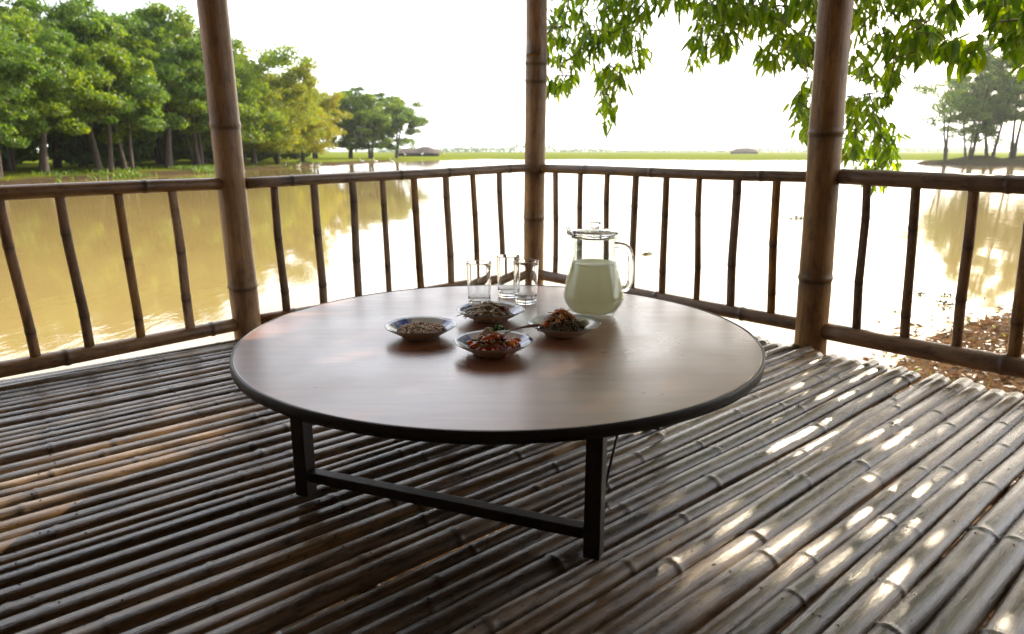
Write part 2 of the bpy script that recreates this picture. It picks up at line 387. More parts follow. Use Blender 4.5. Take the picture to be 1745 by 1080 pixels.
def m_water():
    t = NT('muddy_pond_water'); g = t.n('ShaderNodeNewGeometry'); p = g.outputs['Position']
    n = t.noise(p, .12, 3, .6)
    c = t.ramp(n, [(.3,(.245,.175,.062)),(.7,(.30,.215,.08))])
    r1 = t.noise(t.mapping(p, (1.6,.55,1), rot=(0,0,R(24))), 1.8, 4, .55, .4)
    r2 = t.noise(t.mapping(p, (1,.8,1), rot=(0,0,R(-30))), 7.0, 3, .6, .2)
    r3 = t.noise(t.mapping(p, (.5,.3,1)), .35, 2, .5)
    amp = t.ramp(r3, [(.35,.12),(.65,1.0)])
    h = t.math('MULTIPLY', t.math('ADD', t.math('MULTIPLY', r1, 1.0), t.math('MULTIPLY', r2, .16)), amp)
    t.pbr(c, .035, t.bump(h, .14, .05), IOR=1.34, Specular_IOR_Level=.5); return t.m
WV = np.array([(-5000,-2500,WZ),(5000,-2500,WZ),(5000,6500,WZ),(-5000,6500,WZ)], float)
# the pond sheet only, kept inside the basin region
WV = np.array([(-70,-30,WZ),(140,-30,WZ),(140,200,WZ),(-70,200,WZ)], float)
tag(np_mesh('water', WV, np.array([[0,1,2,3]]), m_water(), smooth=False), kind='structure')

# ------------------------------------------------------------------ bamboo culm
def culm(name, P0, P1, r0, r1, nodes, mats, parent=None, ploc=Vector((0,0,0)), sx=1, sy=1, seg=14, wob_amp=.004, ridge=.10, step=.09, nails=None, nodew=.012, angular=0, upv=None):
    P0 = Vector(P0); P1 = Vector(P1); L = (P1-P0).length
    d = (P1-P0)/L; up = Vector((0,0,1)) if abs(d.z) < .9 else Vector((0,1,0))
    if upv is not None: up = upv
    y = up.cross(d).normalized(); z = d.cross(y)
    M = Matrix((d, y, z)).transposed().to_4x4(); M.translation = P0-ploc
    xs = list(np.arange(0, L, step))+[L]
    for nd in nodes:
        if 0 < nd < L: xs += [nd-2.6*nodew, nd-1.3*nodew, nd-.7*nodew, nd-.25*nodew, nd, nd+.25*nodew, nd+.6*nodew, nd+1.2*nodew, nd+2.5*nodew]
    xs = sorted(x for x in set(xs) if 0 <= x <= L)
    ph = [random.uniform(0, 6.28) for _ in range(4)]
    def wb(x): return Vector((0, wob_amp*(math.sin(x*1.7+ph[0])+.6*math.sin(x*4.1+ph[1])), wob_amp*.6*(math.sin(x*2.1+ph[2])+.5*math.sin(x*5+ph[3]))))
    kinks = {}
    off = Vector((0,0,0)); pts = []; rad = []; at = []
    ang = sorted([n for n in nodes]);
    kn = [random.uniform(-1,1)*angular for _ in ang]
    for x in xs:
        k = 1.0; a = 0.0
        for nd in nodes:
            u = (x-nd)/nodew
            k += ridge*math.exp(-(u*1.6)**2) - ridge*.55*math.exp(-((u+1.0)*1.5)**2) - ridge*.25*math.exp(-((u-1.1)*1.3)**2) + .03*math.exp(-(u/5)**2)
            a = max(a, math.exp(-((u+.75)*1.5)**2), .45*math.exp(-(u/3)**2))
        o = Vector((0,0,0))
        for nd, q in zip(ang, kn): o += Vector((0, q*max(0, 1-abs(x-nd)/.25), 0))
        r = (r0+(r1-r0)*x/L)
        pts.append(Vector((x,0,0))+wb(x)+o); rad.append(r*k); at.append(min(1,a))
    b = MB(); b.tube(pts, rad, seg, 0, at, sx, sy)
    if nails:
        for nx_ in nails:
            j = min(range(len(xs)), key=lambda q: abs(xs[q]-nx_)); c = pts[j] + Vector((random.uniform(-.004,.004), random.uniform(-.4,.4)*rad[j]*sx, 0))
            yy = (c.y-pts[j].y)/(rad[j]*sx); zt = pts[j].z + rad[j]*sy*math.sqrt(max(0, 1-yy*yy))
            q = .0032; ring = [(c.x+q*math.cos(a_), c.y+q*math.sin(a_), zt-.001) for a_ in np.linspace(0, 2*math.pi, 7)[:-1]]
            n0 = ring + [(c.x, c.y, zt+.0022)]
            b.add(n0, [(i_, (i_+1) % 6, 6) for i_ in range(6)], 1)
    return b.build(name, mats, parent, matrix=M)

# ------------------------------------------------------------------ pavilion plan
PL = Vector((-1.077, 2.69, 0)); PM = Vector((.12, 3.71, 0)); PR = Vector((1.165, 2.57, 0))
PFL = Vector((-2.28, 1.26, 0)); PFR = Vector((2.30, 1.28, 0))
U = Vector((math.sin(R(49.5)), math.cos(R(49.5)), 0)); W = Vector((math.cos(R(49.5)), -math.sin(R(49.5)), 0))
# floor: poles as parts
floor = empty('floor', (0,0,0)); tag(floor, kind='structure')
def hit_right(p):    # distance along U from p to right wall line PM-PR
    n = Vector((-(PR-PM).y, (PR-PM).x, 0)).normalized()
    if n.dot(U) < 0: n = -n
    return (PM-p).dot(n)/U.dot(n)
joist_u = [-1.75,-1.3,-.85,-.4,.05,.5,.95,1.4]
wpos = .055; k = 0
while wpos < 3.35:
    r = random.uniform(.0205, .0295) if random.random() > .15 else random.uniform(.015,.020)
    p = PL + W*wpos
    e = hit_right(p) - random.uniform(.055, .115)
    a0 = p - U*2.1; a1 = p + U*e
    L = (a1-a0).length
    t0 = random.uniform(.85, .97); flip = random.random() < .5
    ra, rb = (r*1.06, r*t0) if flip else (r*t0, r*1.06)
    nodes = []; x = random.uniform(.05,.4); sp = random.uniform(.38,.60)
    while x < L-.03: nodes.append(x); x += sp*random.uniform(.85,1.12)
    sy = random.uniform(.6,.85)
    zc = -max(ra, rb)*sy
    a0.z = zc+random.uniform(-.006,.003); a1.z = zc+random.uniform(-.006,.003)
    skew = random.uniform(-.004,.004); a1 = a1 + W*skew; a0 = a0 - W*skew
    nails = [2.1+u_+random.uniform(-.02,.02)-.0 for u_ in joist_u for _ in range(random.choice((1,1,1,2))) if 0 < 2.1+u_ < L-.02]
    culm('floor_pole', a0, a1, ra, rb, nodes, [M_FLOOR, M_NAIL], floor, seg=16, wob_amp=.0028, sy=sy, ridge=random.uniform(.05,.095), step=.12, nails=nails, nodew=random.uniform(.009,.014), angular=.004)
    wpos += (ra+rb)+random.uniform(-.001,.003) if random.random() > .08 else (ra+rb)+.007
    k += 1
for u_ in joist_u:
    p = PL + U*u_ ; a = p + W*(-.02); b_ = p + W*3.4
    if u_ > 1.2: pass
    a.z = b_.z = -.092
    culm('floor_joist', a, b_, .032, .030, [.3,.75,1.2,1.7,2.2,2.7,3.1], M_RAIL, floor, seg=10)

# posts
def px_post(base, topdx, r0, r1, nodez, label, seg=28):
    z0, z1 = -1.6, 1.95
    sl = topdx/1.25
    P0 = Vector((base.x+sl*z0, base.y, z0)); P1 = Vector((base.x+sl*z1, base.y, z1))
    L = (P1-P0).length
    o = culm('bamboo_post', P0, P1, r0, r1, [z-z0 for z in nodez], M_POST, None, seg=seg, wob_amp=.003, ridge=.055, step=.08, nodew=.016)
    tag(o, label, 'post', 'bamboo posts of the pavilion'); return o
px_post(PL, -.018, .055, .052, [-.6,-.15,.197,.816,1.4], 'thick bamboo post with a glossy lit edge, left of the table')
px_post(PM, .0, .055, .053, [-.5,-.05,.374,.62,1.074,1.16,1.6], 'bamboo post at the railing corner behind the drinking glasses')
px_post(PR, -.035, .060, .056, [-.55,-.1,.253,.787,1.3], 'thick bamboo post with leafy twigs hanging beside it, right of the table')
px_post(PFL, 0, .054, .052, [-.5,0,.5,1.0,1.5], 'bamboo post ending the left railing outside the picture')
px_post(PFR, 0, .054, .052, [-.5,0,.5,1.0,1.5], 'bamboo post ending the right railing outside the picture')

# railings
def solve_t(px, A, B):
    ts = np.linspace(-.1, 1.1, 1201); best = min(ts, key=lambda t: abs(proj_x(A.lerp(B, float(t)))-px)); return float(best)
def railing(A, B, zu, zl, bal, ru, rl, label, unodes, lnodes):
    c = (A+B)/2; rt = empty('bamboo_railing', (c.x, c.y, 0)); tag(rt, label, 'railing', 'bamboo railings round the pavilion')
    A1 = Vector((A.x, A.y, zu[0])); B1 = Vector((B.x, B.y, zu[1])); A0 = Vector((A.x, A.y, zl[0])); B0 = Vector((B.x, B.y, zl[1]))
    pl = rt.location.copy()
    dd = (B-A).normalized()*.045; 
    L = (B-A).length
    culm('top_rail', A1+dd, B1-dd, ru, ru*.95, [L*t for t in unodes], M_RAIL, rt, pl, seg=16, wob_amp=.005, ridge=.09, nodew=.013)
    culm('bottom_rail', A0+dd, B0-dd, rl, rl*.96, [L*t for t in lnodes], M_RAIL, rt, pl, seg=16, wob_amp=.004, ridge=.10, nodew=.014)
    for (xt, xb) in bal:
        tt = solve_t(xt, A1, B1); tb = solve_t(xb, A0, B0)
        T = A1.lerp(B1, tt); T.z -= .004; Bt = A0.lerp(B0, tb); Bt.z += .004
        Lb = (T-Bt).length
        nd = [random.uniform(.08,.2), random.uniform(.3,.5)]
        rr = random.uniform(.0150,.0195)
        culm('baluster', Bt, T, rr*random.uniform(.95,1.08), rr*random.uniform(.9,1.05), nd, M_BAL, rt, pl, sx=1.0, sy=.55, upv=Vector((0,0,1)).cross((B-A).normalized()), seg=10, wob_amp=.0022, ridge=.065, step=.05, nodew=.012, angular=.005)
    return rt
# extrapolated rows continue out of frame
railing(PFL, PL, (.585,.600), (.062,.045), [(-190,-150),(-95,-45),(-2,61),(104,154),(200,241),(291,326)], .024, .027, 'bamboo railing section left of the left post, at the picture edge', [.15,.52,.8], [.12,.45,.63,.9])
railing(PL, PM, (.600,.631), (.045,.066), [(466,490),(534,552),(598,612),(652,664),(706,718),(759,768),(805,813),(852,857)], .022, .026, 'bamboo railing section between the left post and the corner post', [.12,.45,.62,.86], [.1,.38,.7])
railing(PM, PR, (.631,.627), (.066,.059), [(947,945),(989,985),(1036,1031),(1084,1076),(1136,1128),(1194,1186),(1256,1245),(1325,1312)], .022, .028, 'bamboo railing section between the corner post and the right post', [.2,.46,.8], [.25,.5,.78])
railing(PR, PFR, (.627,.605), (.055,.058), [(1475,1458),(1563,1543),(1661,1630),(1766,1726),(1890,1840),(2060,1990)], .028, .033, 'bamboo railing section right of the right post, nearest the leafy bank', [.3,.72], [.34,.66,.9])

# roof (out of frame, shades the floor)
Cc = [PM+(U-W)*0 , None]
c0 = PM.copy(); c1 = PM - U*3.2; c2 = PM - U*3.2 + W*3.2; c3 = PM + W*3.2
cen = (c0+c2)/2
rf = MB(); ez = 2.05
ring = []
for c in (c0,c1,c2,c3):
    d = (c-cen); q = cen + d*(1+.5/ d.length*1.2); ring.append(Vector((q.x,q.y,ez)))
ap = Vector((cen.x,cen.y,3.35))
vs = ring+[ap]+[v+Vector((0,0,.14)) for v in ring]+[ap+Vector((0,0,.16))]
fs = [(0,1,4),(1,2,4),(2,3,4),(3,0,4),(6,5,9),(7,6,9),(8,7,9),(5,8,9),(0,5,6,1),(1,6,7,2),(2,7,8,3),(3,8,5,0)]
rf.add(vs, fs)
for a,b in ((c0,c1),(c1,c2),(c2,c3),(c3,c0)):
    A_ = Vector((a.x,a.y,1.96)); B_ = Vector((b.x,b.y,1.96)); rf.tube([A_,B_], .045, 10)
tag(rf.build('roof', M_THATCH, smooth=False), kind='structure')

M_MAT = m_plain('added_wall_matting', (.20,.145,.10), .8, .4, 18, .6)  # unseen walls added behind the camera to cut the fill light
for (a, c) in ((c1, c2), (c2, c3)):
    a = cen+(a-cen)*1.03; c = cen+(c-cen)*1.03
    m_ = (a+c)/2; L_ = (c-a).length; b = MB(); n_ = int(L_/.09)
    for j_ in range(n_):
        b.box((-L_/2+(j_+.5)*L_/n_, .004*(j_ % 2), 0), (L_/n_*.97, .014, 1.86))
    tag(b.build('added_back_wall', M_MAT, smooth=False, matrix=Matrix.Translation((m_.x,m_.y,.93))@Matrix.Rotation(math.atan2((c-a).y,(c-a).x),4,'Z')), kind='structure')

# ------------------------------------------------------------------ table
TC = Vector((-.030, 1.578, 0)); TR = .597; TZ = .30
tb = empty('round_table', TC); tag(tb, 'low round wooden table with dark rim and square black legs', 'table')
b = MB(); pr = [(0,TZ-.0015),(TR-.012,TZ-.0015),(TR-.009,TZ-.012),(TR-.012,TZ-.024),(0,TZ-.024)]
b.lathe([(1e-4,TZ-.020),(TR-.0045,TZ-.020),(TR-.0045,TZ-.0008),(TR-.0065,TZ),(1e-4,TZ)], 128)
top = b.build('tabletop', M_TABLE, tb)
for p_ in top.data.polygons: p_.use_smooth = False
b = MB()
def rimw(r, z, a): return 1+.0012*math.sin(7*a)+.0008*math.sin(23*a+1)
b.lathe([(TR-.0044,TZ-.0212),(TR+.001,TZ-.0205),(TR+.0022,TZ-.010),(TR+.0014,TZ-.0012),(TR-.0004,TZ+.0008),(TR-.0030,TZ+.0010),(TR-.0044,TZ-.001)], 160, closed=True, wav=rimw)
b.build('table_rim', M_RIM, tb)
FL = Vector((-.445,1.35,0))-TC; FR = Vector((.149,1.117,0))-TC
ex = (FR-FL).normalized(); ey = Vector((-ex.y, ex.x, 0)); S = (FR-FL).length
BL = FL+ey*S; BR = FR+ey*S; rz = math.atan2(ex.y, ex.x); LH = TZ-.0225
for q in (FL,FR,BL,BR):
    b = MB(); b.box((0,0,0), (.031,.034,LH)); b.build('leg', M_LEG, tb, smooth=False, bevel=.002, matrix=Matrix.Translation(q+Vector((0,0,LH/2+.0005)))@Matrix.Rotation(rz,4,'Z'))
def beam(name, a, c, wd, ht, z, parent, M_=M_LEG):
    m = (a+c)/2; L = (c-a).length; an = math.atan2((c-a).y,(c-a).x)
    b = MB(); b.box((0,0,0), (L,wd,ht)); return b.build(name, M_, parent, smooth=False, bevel=.002, matrix=Matrix.Translation((m.x,m.y,z))@Matrix.Rotation(an,4,'Z'))
beam('stretcher', FL+ex*.0165, FR-ex*.0165, .026, .022, .046, tb)
beam('stretcher', BL+ex*.0165, BR-ex*.0165, .026, .022, .046, tb)
beam('apron', FL+ey*.018, BL-ey*.018, .02, .035, LH-.018, tb)
beam('apron', FR+ey*.018, BR-ey*.018, .02, .035, LH-.018, tb)
for (a, c) in ((FR, BR), (BL, FL)):
    b = MB(); p0 = a+ey*.018*(1 if a is FR else -1)+Vector((0,0,.055)); mid = (a+c)/2+Vector((0,0,LH-.002)); j = p0.lerp(mid, .62)
    b.tube([p0, j], .0028, 8); b.tube([j-(mid-p0)*.02, mid], .0065, 8, sx=1.0, sy=.4)
    b.build('folding_brace', M_RIM, tb)

# ------------------------------------------------------------------ glasses
def tumbler(px, py, h, rt, rb, label):
    c = at_z(px, py, TZ)
    b = MB(); th = .0018
    prof = [(1e-4,.0005),(rb-.003,0),(rb-.0008,.0012),(rb,.004)]
    for t in np.linspace(.05,.985,8): prof.append((rb+(rt-rb)*t, h*t))
    prof += [(rt, h-.0006),(rt-.0002,h-.0002),(rt-th*.5, h),(rt-th+.0002,h-.0002),(rt-th, h-.0006),(rt-th-.0001,h*.985)]
    for t in np.linspace(.95,.12,8): prof.append((rb+(rt-rb)*t-th-.0004, h*t))
    prof += [(rb-.0045,.0125),(rb-.010,.0108),(1e-4,.0100)]
    b.lathe(prof, 64)
    o = b.build('drinking_glass', M_GLASS, None, loc=(c.x,c.y,TZ+.0006))
    return tag(o, label, 'glass', 'empty drinking glasses on the table')
tumbler(817, 520, .122, .0355, .0305, 'empty drinking glass on the left of the three on the table')
tumbler(866, 505, .122, .0345, .0300, 'empty drinking glass at the back, partly behind the one next to the jug')
tumbler(896, 516, .121, .0358, .0305, 'empty drinking glass nearest the jug, in front of the rear glass')

# ------------------------------------------------------------------ jug
JC = at_z(1010, 536, TZ)
jug = empty('glass_jug', (JC.x,JC.y,TZ+.0006)); tag(jug, 'clear glass jug of cloudy pale green juice with a lid and handle', 'jug')
prof_o = [(.052,.0),(.0545,.001),(.056,.004),(.0625,.013),(.0735,.030),(.0795,.043),(.0805,.050),(.0790,.058),(.0740,.083),(.0670,.110),(.0605,.134),(.0565,.150),(.0545,.158),(.0538,.166),(.0550,.170),(.0553,.173),(.0538,.177),(.0538,.188),(.0550,.192),(.0565,.198),(.0580,.206),(.0585,.212)]
def jw(r, z, a):    # pouring lip towards -x
    if z < .190: return 1.0
    k = (z-.190)/.022; d = abs(((a-math.pi+math.pi) % (2*math.pi))-math.pi)
    return 1+.22*k*math.exp(-(d/.33)**2)
b = MB()
inn = [(r-.0030 if z > .012 else max(r-.006,1e-4), max(z+.0, .0085)) for r, z in prof_o]
inn = [(r, z) for r, z in inn if z > .009]
prof = [(1e-4,.0015),(.046,.0015)]+prof_o+[(.0572,.2128)]+inn[::-1]+[(.048,.0090),(1e-4,.0085)]
# second profile point index order is outer bottom->top then inner top->bottom
b.lathe(prof, 72, wav=jw)
body = b.build('jug_body', M_THIN, jug)
# juice: overlaps glass wall slightly so the liquid meets the wall
b = MB(); jp = [(1e-4,.0090),(.047,.0094)]+[(r-.0034, z) for r, z in prof_o if .012 < z < .142]
zt = .1395; rt_ = np.interp(zt, [z for r,z in prof_o], [r for r,z in prof_o])-.0034
jp += [(rt_, zt),(rt_-.002, zt-.0006),(1e-4, zt-.0008)]
b.lathe(jp, 64); b.build('juice', M_JUICE, jug)
# handle
b = MB(); hp = []
ctrl = [(.052,.186),(.064,.186),(.080,.182),(.091,.168),(.0955,.140),(.0960,.110),(.0935,.088),(.0850,.0735),(.0765,.071)]
def cr(P, n):
    o = []
    for i_ in range(len(P)-1):
        p0,p1,p2,p3 = [Vector((*P[max(0,min(len(P)-1,j))],0)) for j in (i_-1,i_,i_+1,i_+2)]
        for s_ in range(n):
            t = s_/n; o.append(.5*((2*p1)+(p2-p0)*t+(2*p0-5*p1+4*p2-p3)*t*t+(3*p1-p0-3*p2+p3)*t**3))
    o.append(Vector((*P[-1],0))); return o
hp = [Vector((p.x,0,p.y)) for p in cr(ctrl, 5)]
b.tube(hp, .0068, 14, sx=1.15, sy=.62, up=Vector((0,1,0)))
hd = b.build('handle', M_GLASS, jug); hd.rotation_euler.z = R(-14)
# lid
b = MB()
def lw(r, z, a):
    d = abs(((a) % (2*math.pi))-math.pi)
    return 1+.20*math.exp(-(d/.35)**2)*(r/.058)
b.lathe([(1e-4,.2015),(.046,.2015),(.0505,.203),(.0515,.210),(.0535,.2135),(.0600,.2140),(.0610,.2160),(.0600,.2180),(.0545,.2200),(.040,.2235),(.018,.2250),(.0125,.2255),(.0115,.2290),(.0120,.2350),(.0140,.2385),(.0150,.2415),(.0135,.2435),(1e-4,.2440)], 56, wav=lambda r,z,a: lw(r,z,a) if r > .03 else 1.0)
lid = b.build('lid', M_GLASS, jug)
b = MB()   # raised spout flap of the lid
fl = []
for ang, hh in ((-.50,.006),(-.30,.018),(0,.024),(.30,.018),(.50,.006)):
    r_ = .066+.006*math.cos(ang*3); fl.append((ang, r_, hh))
vs = []; fs = []
for (ang, r_, hh) in fl:
    a = math.pi+ang
    for rr, z in ((r_,.212),(r_+.004,.212+hh),(r_+.0015,.212+hh+.001),(r_-.0028,.213)):
        vs.append((rr*math.cos(a), rr*math.sin(a), z))
for i_ in range(4):
    for j_ in range(4):
        j2 = (j_+1)%4; fs.append((i_*4+j_, i_*4+j2, (i_+1)*4+j2, (i_+1)*4+j_))
fs.append((3,2,1,0)); fs.append((16,17,18,19)); b.add(vs, fs); b.build('spout', M_GLASS, jug)

# ------------------------------------------------------------------ plates and food
PH = .027
def dish(px, py, wpx, patches, label, rot, lobes=10, lob=.012):
    c = at_z(px, py, TZ+PH); c.z = TZ+.0006
    dep = c.y*ct+(EYE-TZ-PH)*st; r = wpx/2*dep/F; k = r/.080
    prof = [(1e-4,.0030),(.036,.0030),(.0385,.0006),(.0415,.0006),(.0425,.0032),(.050,.0075),(.062,.0145),(.073,.0215),(.0795,.0262),(.0805,.0274),(.0795,.0284),(.0720,.0243),(.061,.0175),(.049,.0108),(.040,.0078),(.030,.0064),(1e-4,.0060)]
    prof = [(a*k, z) for a, z in prof]
    ni = 9
    def wv(r_, z, a): return 1+lob*math.cos(lobes*a+rot)*max(0,(r_/k-.045)/.035)
    def at(r_, z, a, i_):
        if i_ < 10 or r_/k < .035: return 0.0
        v = 0.0
        for p in patches:
            d = abs((a-p+math.pi) % (2*math.pi)-math.pi); v = max(v, 1.25*math.exp(-(d/.42)**2)-.15)
        return max(0, v)*min(1,(r_/k-.035)/.015)
    b = MB(); b.lathe(prof, 96, wav=wv, attr=at)
    o = b.build('porcelain_dish', M_PLATE, None, loc=c)
    ra = o.data.attributes.new('rim', 'FLOAT', 'POINT'); vals = [0.0]*len(b.v)
    for i_, (r_, z) in enumerate(prof):
        if i_ in (9,10): 
            for q in range(96): vals[i_*96+q] = .75
    ra.data.foreach_set('value', vals)
    return tag(o, label, 'dish', 'small porcelain dishes on the table'), c, k
d1, C1, k1 = dish(717, 554, 121, [.35, 2.5, 4.6], 'blue and white porcelain dish holding roasted beans, left of the other dishes', .3)
d2, C2, k2 = dish(836, 527, 115, [.05, 2.8, 4.4], 'blue and white porcelain dish in front of the glasses, holding noodle salad', 1.0)
d3, C3, k3 = dish(841, 580, 134, [.15, 2.9, 4.9], 'blue and white porcelain dish nearest the table front, holding tomato salad', .6)
d4, C4, k4 = dish(961, 550, 123, [3.3, 5.0], 'pale porcelain dish in front of the jug, holding a tall mound of tea leaf salad', .1)

def blob(b, c, rx, ry, rz_, rot=None, m=0, n=8, h=5, jit=.12):
    vs = []; fs = []
    M = (rot or Matrix.Identity(3))
    vs.append(Vector(c)+M@Vector((0,0,rz_)))
    for i_ in range(1, h):
        ph = math.pi*i_/h
        for k_ in range(n):
            a = 2*math.pi*k_/n; q = 1+random.uniform(-jit,jit)
            vs.append(Vector(c)+M@Vector((rx*math.sin(ph)*math.cos(a)*q, ry*math.sin(ph)*math.sin(a)*q, rz_*math.cos(ph)*q)))
    vs.append(Vector(c)-M@Vector((0,0,rz_)))
    for k_ in range(n): fs.append((0, 1+k_, 1+(k_+1)%n))
    for i_ in range(h-2):
        for k_ in range(n):
            a = 1+i_*n+k_; b2 = 1+i_*n+(k_+1)%n; fs.append((a, a+n, b2+n, b2))
    L = len(vs)-1
    for k_ in range(n): fs.append((L, L-n+(k_+1)%n, L-n+k_))
    b.add(vs, fs, m)
def rrot():
    return Matrix.Rotation(random.uniform(0,6.28),3,'Z')@Matrix.Rotation(random.uniform(0,3.14),3,'X')@Matrix.Rotation(random.uniform(0,6.28),3,'Y')
def dome(r, h, R0, p=2.0): return h*max(0, 1-(r/R0)**p)
# beans
b = MB(); R0 = .055*k1
for i_ in range(300):
    a = random.uniform(0,6.28); r_ = R0*math.sqrt(random.random())*.97
    z = .0105+dome(r_, .016, R0, 2.5)*random.uniform(.35,1) + .006*(r_/R0)**3
    s_ = random.uniform(.0030,.0040); blob(b, (r_*math.cos(a), r_*math.sin(a), z), s_*1.3, s_, s_*.85, rrot(), n=7, h=4, jit=.06)
blob(b, (0,0,.0090), .047*k1, .047*k1, .0135, None, n=20, h=6, jit=.03)
tag(b.build('roasted_beans', M_NUT, None, loc=C1), 'heap of small brown roasted beans in the left dish', 'beans', kind='stuff')
def strand(b, c, L, r_, m=0, flat=1.0, R0=.05, curl=1.0):
    a = random.uniform(0,6.28); d = Vector((math.cos(a), math.sin(a), random.uniform(-.2,.3))); p = Vector(c); pts = [p.copy()]
    n = 6; tw = random.uniform(-1,1)*curl
    for i_ in range(n):
        p = p+d*(L/n); d = Matrix.Rotation(tw*.35,3,'Z')@d; d.z -= .09; d.normalize(); pts.append(p.copy())
    b.tube(pts, [r_*.6]+[r_]*(n-1)+[r_*.5], 6, m, sx=flat, sy=1/flat)
def mound(r0, h, base=.0075, p=1.8):
    a = random.uniform(0,6.28); r_ = r0*math.sqrt(random.random())
    return Vector((r_*math.cos(a), r_*math.sin(a), base+dome(r_, h, r0*1.08, p)*random.uniform(.75,1.0)))
def chips(b, n, r0, h, s, m=0, off=(0,0,0), thin=.35, p=1.8):
    for _ in range(n):
        q = mound(r0, h, p=p)+Vector(off); s_ = s*random.uniform(.6,1.3)
        blob(b, q, s_*1.3, s_*.8, s_*thin, rrot(), m, n=6, h=4, jit=.25)
# noodle salad (C2)
sal = empty('noodle_salad', C2); tag(sal, 'pale noodle salad with red bits in the dish in front of the glasses', 'salad')
b = MB(); blob(b, (-.006,0,.012), .040*k2, .040*k2, .018, None, n=18, h=7, jit=.08); chips(b, 120, .047*k2, .034, .005, off=(-.006,0,0)); b.build('chopped_greens', M_TEA, sal)
b = MB()
for _ in range(190): strand(b, mound(.040*k2, .042)+Vector((-.010,0,-.001)), random.uniform(.02,.045), random.uniform(.0011,.0019), flat=1.3)
b.build('noodles', M_NOOD, sal)
b = MB(); chips(b, 18, .014, .010, .007, off=(.030,.002,.014)); b.build('red_pepper', M_BEET, sal)
b = MB()
for _ in range(26):
    a = random.uniform(3.6,6.0); blob(b, (.046*k2*math.cos(a)-.003, .046*k2*math.sin(a), .011), .008,.004,.0012, Matrix.Rotation(a+1.57,3,'Z')@Matrix.Rotation(random.uniform(-.4,.4),3,'X'), n=6, h=4)
b.build('lettuce', M_HERB, sal)
# tomato salad (C3)
sal = empty('tomato_salad', C3); tag(sal, 'salad of red and orange slices topped with herbs in the front dish', 'salad')
b = MB(); blob(b, (0,0,.012), .046*k3, .046*k3, .018, None, n=18, h=7, jit=.08); chips(b, 60, .053*k3, .029, .0085, thin=.4); b.build('dark_slices', M_BEET, sal)
b = MB()
for _ in range(34):
    q = mound(.050*k3, .034); blob(b, q, random.uniform(.007,.012), random.uniform(.004,.007), .0035, rrot(), n=7, h=4, jit=.15)
for (x,y,z) in ((-.047,-.006,.022),(-.040,-.022,.021),(.043,-.012,.026),(.048,.002,.027),(.036,-.020,.025),(-.012,-.02,.037),(.0,-.016,.040)):
    blob(b, (x,y,z), .013,.007,.005, Matrix.Rotation(random.uniform(-.6,.6),3,'Z')@Matrix.Rotation(random.uniform(-.5,.5),3,'Y'), n=8, h=5, jit=.12)
b.build('carrot_slices', M_CARR, sal)
b = MB()
for _ in range(60): strand(b, mound(.032*k3, .038)+Vector((-.004,.006,.004)), random.uniform(.012,.03), random.uniform(.0012,.002), flat=1.3)
for _ in range(10): blob(b, mound(.015,.016)+Vector((-.008,0,.032)), .005,.004,.003, rrot(), n=7,h=4)
b.build('peanut_bits', M_NOOD, sal)
b = MB()
for _ in range(26):
    q = Vector((.012,.002,.052))+Vector((random.gauss(0,.006),random.gauss(0,.006),random.gauss(0,.002))); blob(b, q, .0055,.0035,.0009, rrot(), n=7,h=4,jit=.2)
for _ in range(70): blob(b, mound(.048*k3,.035)+Vector((0,0,.002)), .005,.0025,.0009, rrot(), n=6,h=4,jit=.2)
b.build('herbs', M_HERB, sal)
# tea leaf salad (C4)
sal = empty('tea_leaf_salad', C4); tag(sal, 'tall brown mound of tea leaf salad topped with orange shreds, beside the jug', 'salad')
b = MB(); blob(b, (-.004,0,.012), .040*k4, .040*k4, .025, None, n=20, h=8, jit=.08); chips(b, 520, .050*k4, .050, .0045, off=(-.004,0,0), p=1.3); b.build('tea_leaf_mix', M_TEA, sal)
b = MB()
for _ in range(110): strand(b, mound(.028, .028, base=.032)+Vector((-.006,0,.001)), random.uniform(.008,.022), random.uniform(.0010,.0018), flat=1.3)
chips(b, 60, .024, .026, .0035, off=(-.006,0,.028)); b.build('orange_shreds', M_CRUMB, sal)
b = MB(); chips(b, 14, .009,.005,.006, off=(-.040,-.014,.016)); b.build('tomato_bits', M_CARR, sal)
b = MB(); chips(b, 90, .050*k4, .018, .005, thin=.2); b.build('herbs', M_HERB, sal)
b = MB(); blob(b, (.047,-.010,.030), .013,.010,.009, None, n=10,h=6,jit=.05); blob(b, (.040,.006,.030), .010,.008,.007, None, n=10,h=6,jit=.05); b.build('lime_wedge', M_LIME, sal)
# spoon
S0 = C3+Vector((.026,.008,.042)); S1 = at_z(921, 554, TZ+.040)
dsp = (S1-S0); Ls = dsp.length; dsp.normalize()
b = MB(); pts = [S0+dsp*Ls*t+Vector((0,0,.004*math.sin(t*3.1))) for t in np.linspace(0,1,14)]
rd = [.0035,.0034,.0034,.0035,.0038,.0042,.0048,.0055,.0062,.0068,.0072,.0074,.0068,.0040]
side = dsp.cross(Vector((0,0,1))).normalized()
b.tube(pts, rd, 12, sx=1.0, sy=.36, up=(Vector((0,0,.75))-side*.6).normalized())
blob(b, S0-dsp*.014-Vector((0,0,.004)), .018,.011,.004, Matrix.Rotation(math.atan2(dsp.y,dsp.x),3,'Z'), n=12,h=6,jit=0)
tag(b.build('spoon', M_SPOON), 'wooden spoon lying across from the front dish to the dish by the jug', 'spoon')

